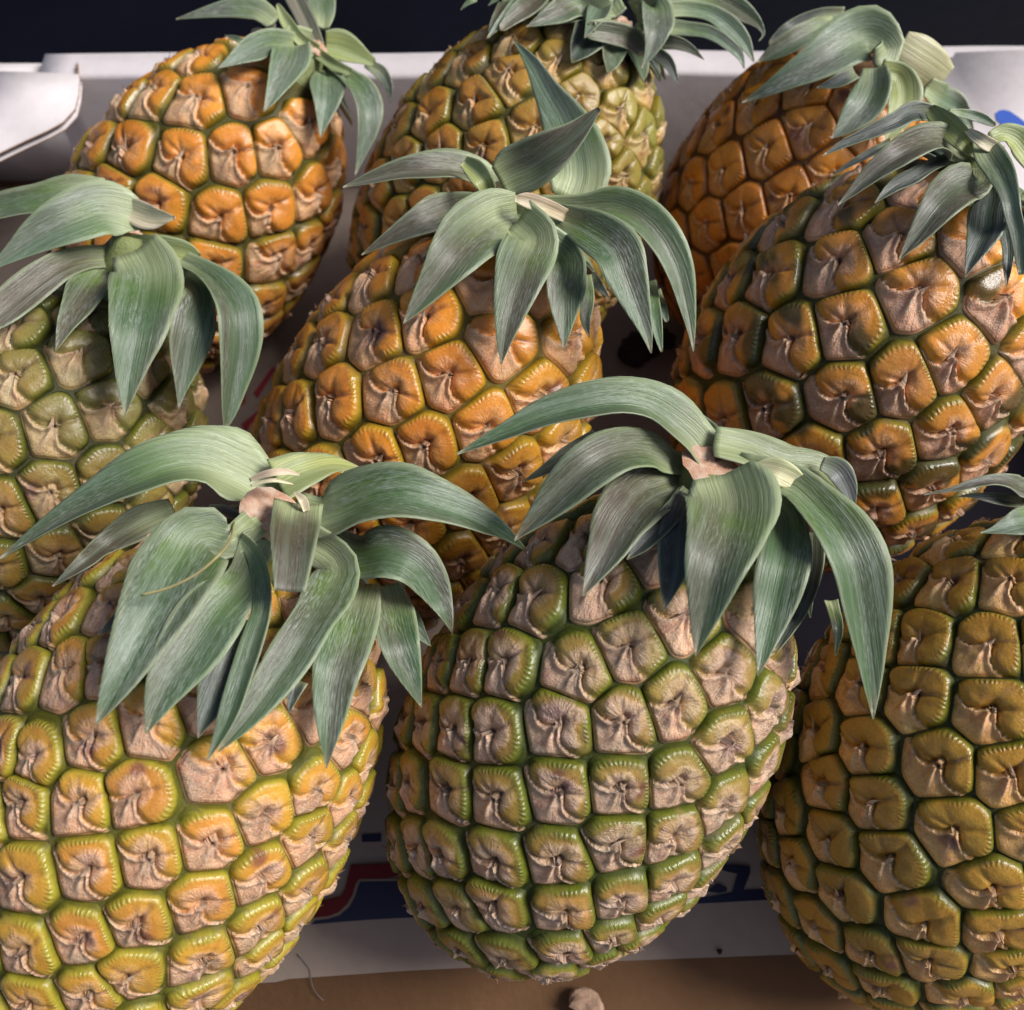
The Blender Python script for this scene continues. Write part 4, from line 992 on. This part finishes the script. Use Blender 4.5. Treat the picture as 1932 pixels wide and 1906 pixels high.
def flap(name, outline, z, parent):
    """corner flap of corrugated board: white faces, fluted edge"""
    P = [on_level(x, y, z) for x, y in outline]
    o = sheet(name, P, M_WHITE, thick=.0009, parent=parent, loc=tl)
    raw_edge(o)
    lower = sheet('lower_liner', [p*.982 + (sum(P)/len(P))*.018 - np.array([0, 0, .0036]) for p in P], M_WHITE, thick=.0007, parent=o, loc=tl)
    raw_edge(lower)
    return o, P

left_out = [(-60, 133), (60, 136), (149, 140), (150, 152), (148, 178), (141, 206), (119, 230), (90, 246), (50, 264), (0, 288), (-60, 318)]
left_out = left_out[::-1]
fl, FP = flap('corner_flap', left_out, TZ + .003, tray)
# the fluting seen along the cut edge
edge = np.array([on_level(x, y, TZ + .0012) for x, y in [(-60, 318), (0, 288), (50, 264), (90, 246), (119, 230), (141, 206), (148, 178), (150, 152)]])
sl = np.concatenate([[0], np.cumsum(np.linalg.norm(np.diff(edge, axis=0), axis=1))])
tt = np.arange(0, sl[-1], .00045)
ez = np.stack([np.interp(tt, sl, edge[:, i]) for i in range(3)], 1)
inw = unit(np.array([-.25, 1.0, 0]))
amp = np.sin(tt/.0040*2*math.pi)*.00125
V = []
for p, a_ in zip(ez, amp):
    for s_ in (0.0002, .012):
        for dz in (.00022, -.00022):
            V.append(p + inw*s_ + np.array([0, 0, a_ + dz]))
V = np.array(V); n_ = len(ez); i0 = np.arange(n_ - 1)
F = np.concatenate([np.stack([i0*4, (i0 + 1)*4, (i0 + 1)*4 + 2, i0*4 + 2], 1), np.stack([i0*4 + 1, i0*4 + 3, (i0 + 1)*4 + 3, (i0 + 1)*4 + 1], 1), np.stack([i0*4, i0*4 + 1, (i0 + 1)*4 + 1, (i0 + 1)*4], 1)])
obj('fluting', mesh_from('fluting', V - tl, [F], smooth=False), M_FLUTE, fl)
right_out = [(1580, 340), (2010, 470), (2010, 92), (1932, 94), (1802, 99), (1797, 109), (1660, 118), (1560, 124)]
fr, _ = flap('corner_flap', right_out, TZ + .003, tray)
# blue stroke printed on the right flap
st = [(1878, 214), (1884, 209), (1893, 207), (1904, 209), (1918, 218), (1936, 232), (1965, 260), (1990, 300), (1965, 296), (1938, 268), (1918, 246), (1890, 236), (1880, 226)]
sheet('blue_print', [on_level(x, y, TZ + .0033) for x, y in st][::-1], M_BRIGHT_BLUE, parent=fr, loc=tl)

# printed white liner on the bottom of the tray
lin = [(-200, 1902), (300, 1866), (520, 1853), (545, 1847), (760, 1832), (1000, 1820), (1300, 1808), (1480, 1801), (1800, 1793), (2150, 1790)]
front_edge = [on_level(x, y, .0016) for x, y in lin]
front_edge = [p for p in front_edge if XL < p[0] < XR]
liner_pts = [np.array([XL + .001, front_edge[0][1], .0016])] + front_edge + [np.array([XR - .001, front_edge[-1][1], .0016]), np.array([XR - .001, YB - .003, .0016]), np.array([XL + .001, YB - .003, .0016])]
liner = sheet('printed_liner', liner_pts, M_LINER, thick=.0012, parent=tray, loc=tl)

def crop(pts, x0, y0, s):
    return [((x0 + x*s)/1.5652, (y0 + y*s)/1.5652) for x, y in pts]
def ink(pts, mat, lift, name='print'):
    P = [on_level(x, y, .0016 + lift) for x, y in pts]
    A = sum(P[i][0]*P[(i + 1) % len(P)][1] - P[(i + 1) % len(P)][0]*P[i][1] for i in range(len(P)))
    if A < 0:
        P = P[::-1]
    return sheet(name, P, mat, parent=liner, loc=tl)
k4 = (800, 2400, .3623)
ink(crop([(330, 912), (560, 892), (800, 874), (1110, 857), (1700, 838), (1700, 545), (1000, 540), (735, 545), (712, 600), (690, 680), (640, 770), (560, 840), (470, 868), (360, 880)], *k4), M_BLUE, .0002, 'blue_print')
ink(crop([(340, 876), (470, 862), (556, 832), (634, 764), (684, 675), (706, 596), (728, 560), (1300, 552), (1300, 536), (722, 543), (690, 590), (668, 672), (618, 752), (550, 815), (468, 846), (350, 858)], *k4), M_PALE_INK, .0004, 'pale_outline')
ink(crop([(350, 856), (468, 844), (548, 813), (616, 750), (666, 670), (688, 588), (718, 541), (960, 532), (1100, 500), (1100, 400), (905, 420), (650, 430), (628, 520), (604, 620), (570, 682), (482, 708), (400, 716), (300, 720)], *k4), M_RED, .0006, 'red_print')
ink(crop([(740, 180), (900, 170), (900, 236), (745, 240)], *k4), M_BLUE, .0002, 'blue_print')
k5 = (1950, 2450, .2847)
ink(crop([(250, 775), (640, 757), (1030, 735), (1500, 715), (1500, 600), (1010, 622), (840, 630), (750, 650), (500, 700), (300, 710)], *k5), M_BLUE, .0002, 'blue_print')
ink(crop([(650, 360), (930, 380), (935, 440), (860, 640), (740, 660), (800, 460), (700, 440), (640, 420)], *k5), M_BLUE, .0004, 'blue_print')
ink(crop([(480, 640), (590, 560), (690, 600), (690, 640), (600, 660)], *k5), M_BLUE, .0004, 'blue_print')
# dark red strokes printed between the fruits further back
for pts in ([(468, 640), (480, 634), (470, 700), (462, 760), (450, 770)], [(500, 600), (545, 560), (560, 566), (520, 606)], [(478, 742), (515, 690), (520, 697), (486, 752)], [(455, 800), (492, 770), (498, 778), (462, 815)]):
    ink(pts, M_RED, .0003, 'red_print')
ink([(1480, 1010), (1700, 880), (1990, 740), (2030, 1300), (1500, 1330)], M_NEAR_BLACK, .0003, 'dark_patch')  # flat near-black patch laid over the right part of the liner

# ------------------------------------------------------------------ the pineapples
LABEL = {
 'BL': 'yellow green pineapple with pinkish eyes and a square cut crown leaf in its centre',
 'BC': 'green rimmed pineapple with dusty pink eyes standing over the red and blue print',
 'BR': 'ochre pineapple with dark green grooves, its crown cut off by the photo edge',
 'MC': 'bright orange pineapple in the centre of the tray with a broad upright crown leaf',
 'MR': 'orange pineapple with blackish green patches and a brown grey crown',
 'ML': 'dark green and ochre pineapple below the left tray wall with broad drooping leaves',
 'TL': 'orange pineapple with glossy olive grooves beside the white corner flap',
 'TM': 'pineapple turning green towards a full leafy crown at the back wall',
 'TR': 'deep orange smooth pineapple in shade with a pale cut crown stump',
}
for key in BODY:
    B = BODIES[key]
    base = B.c - B.ax*B.a
    root = thing('pineapple', LABEL[key], 'pineapple', tuple(base), 'pineapples packed upright in the tray')
    body = build_body(key, root)
    build_eyes(key, root, body, (EYE - B.c) @ B.M)
    crown, zc = build_crown(key, root)
    if key == 'BL':
        # a torn yellow fibre hanging over the front leaf
        fp = [(441, 755), (441, 780), (425, 815), (396, 845), (360, 872), (325, 892), (295, 900), (265, 903)]
        fp = [(x, y + 0) for x, y in [(441, 986), (440, 1003), (428, 1030), (404, 1056), (375, 1080), (340, 1100), (310, 1112), (266, 1123)]]
        S = catmull(np.array(fp), 24)
        zf = np.interp(np.linspace(0, 1, 24), [0, .3, 1], [zc - .022, zc - .045, zc - .046])
        tube('torn_fibre', EYE + ray(S[:, :1], S[:, 1:2])*zf[:, None], .00035, M_FIBRE, crown, 5, base)

# ------------------------------------------------------------------ crumbs and threads in the tray
r = np.random.default_rng(5)
def lump(name, c, rad, mat, sq=.6):
    me = bpy.data.meshes.new(name)
    import bmesh
    bm = bmesh.new()
    bmesh.ops.create_icosphere(bm, subdivisions=3, radius=rad)
    w, w2 = Wob(r, 6, 2.0/rad), Wob(r, 6, 5.0/rad)
    for v_ in bm.verts:
        p = np.array(v_.co)
        f = 1 + .28*float(w(p[None])[0]) + .22*float(w2(p[None])[0])
        v_.co = Vector((p[0]*f*1.2, p[1]*f, p[2]*f*sq))
    bm.to_mesh(me); bm.free()
    o = obj(name, me, mat)
    o.location = tuple(c)
    return o
c = on_level(1103, 1900, .004)
tag(lump('pulp_crumb', c + np.array([0, 0, .001]), .0048, M_PULP), 'pale ragged crumb lying on the brown board below the green rimmed pineapple', 'crumb')
p0, p1 = on_level(560, 1800, .0022), on_level(612, 1888, .0012)
th = np.linspace(0, 1, 14)
base_line = p0*(1 - th)[:, None] + p1*th[:, None]
o = tube('thread', base_line + np.stack([.0012*np.sin(th*6), 0*th, .0006*np.sin(th*9)**2], 1), .00013, M_GREY_FIBRE, None, 5)
tag(o, 'thin grey thread across the edge of the printed liner', 'thread')
c = on_level(1358, 1795, .0022)
tag(lump('speck', c, .0008, M_DRY, .4), 'tiny dark speck on the white strip of the liner', 'speck')
for i, (x, y, lab) in enumerate([(1205, 655, 'dark dried leaf scrap on the tray floor beside the orange centre pineapple'), (1245, 640, 'dark curled leaf scrap under the hanging leaf tips of the centre crown')]):
    c = on_level(x, y, .0035)
    tag(lump('leaf_scrap', c, .0075 - .002*i, M_DRY, .3), lab, 'leaf scrap', 'dried scraps on the tray floor')
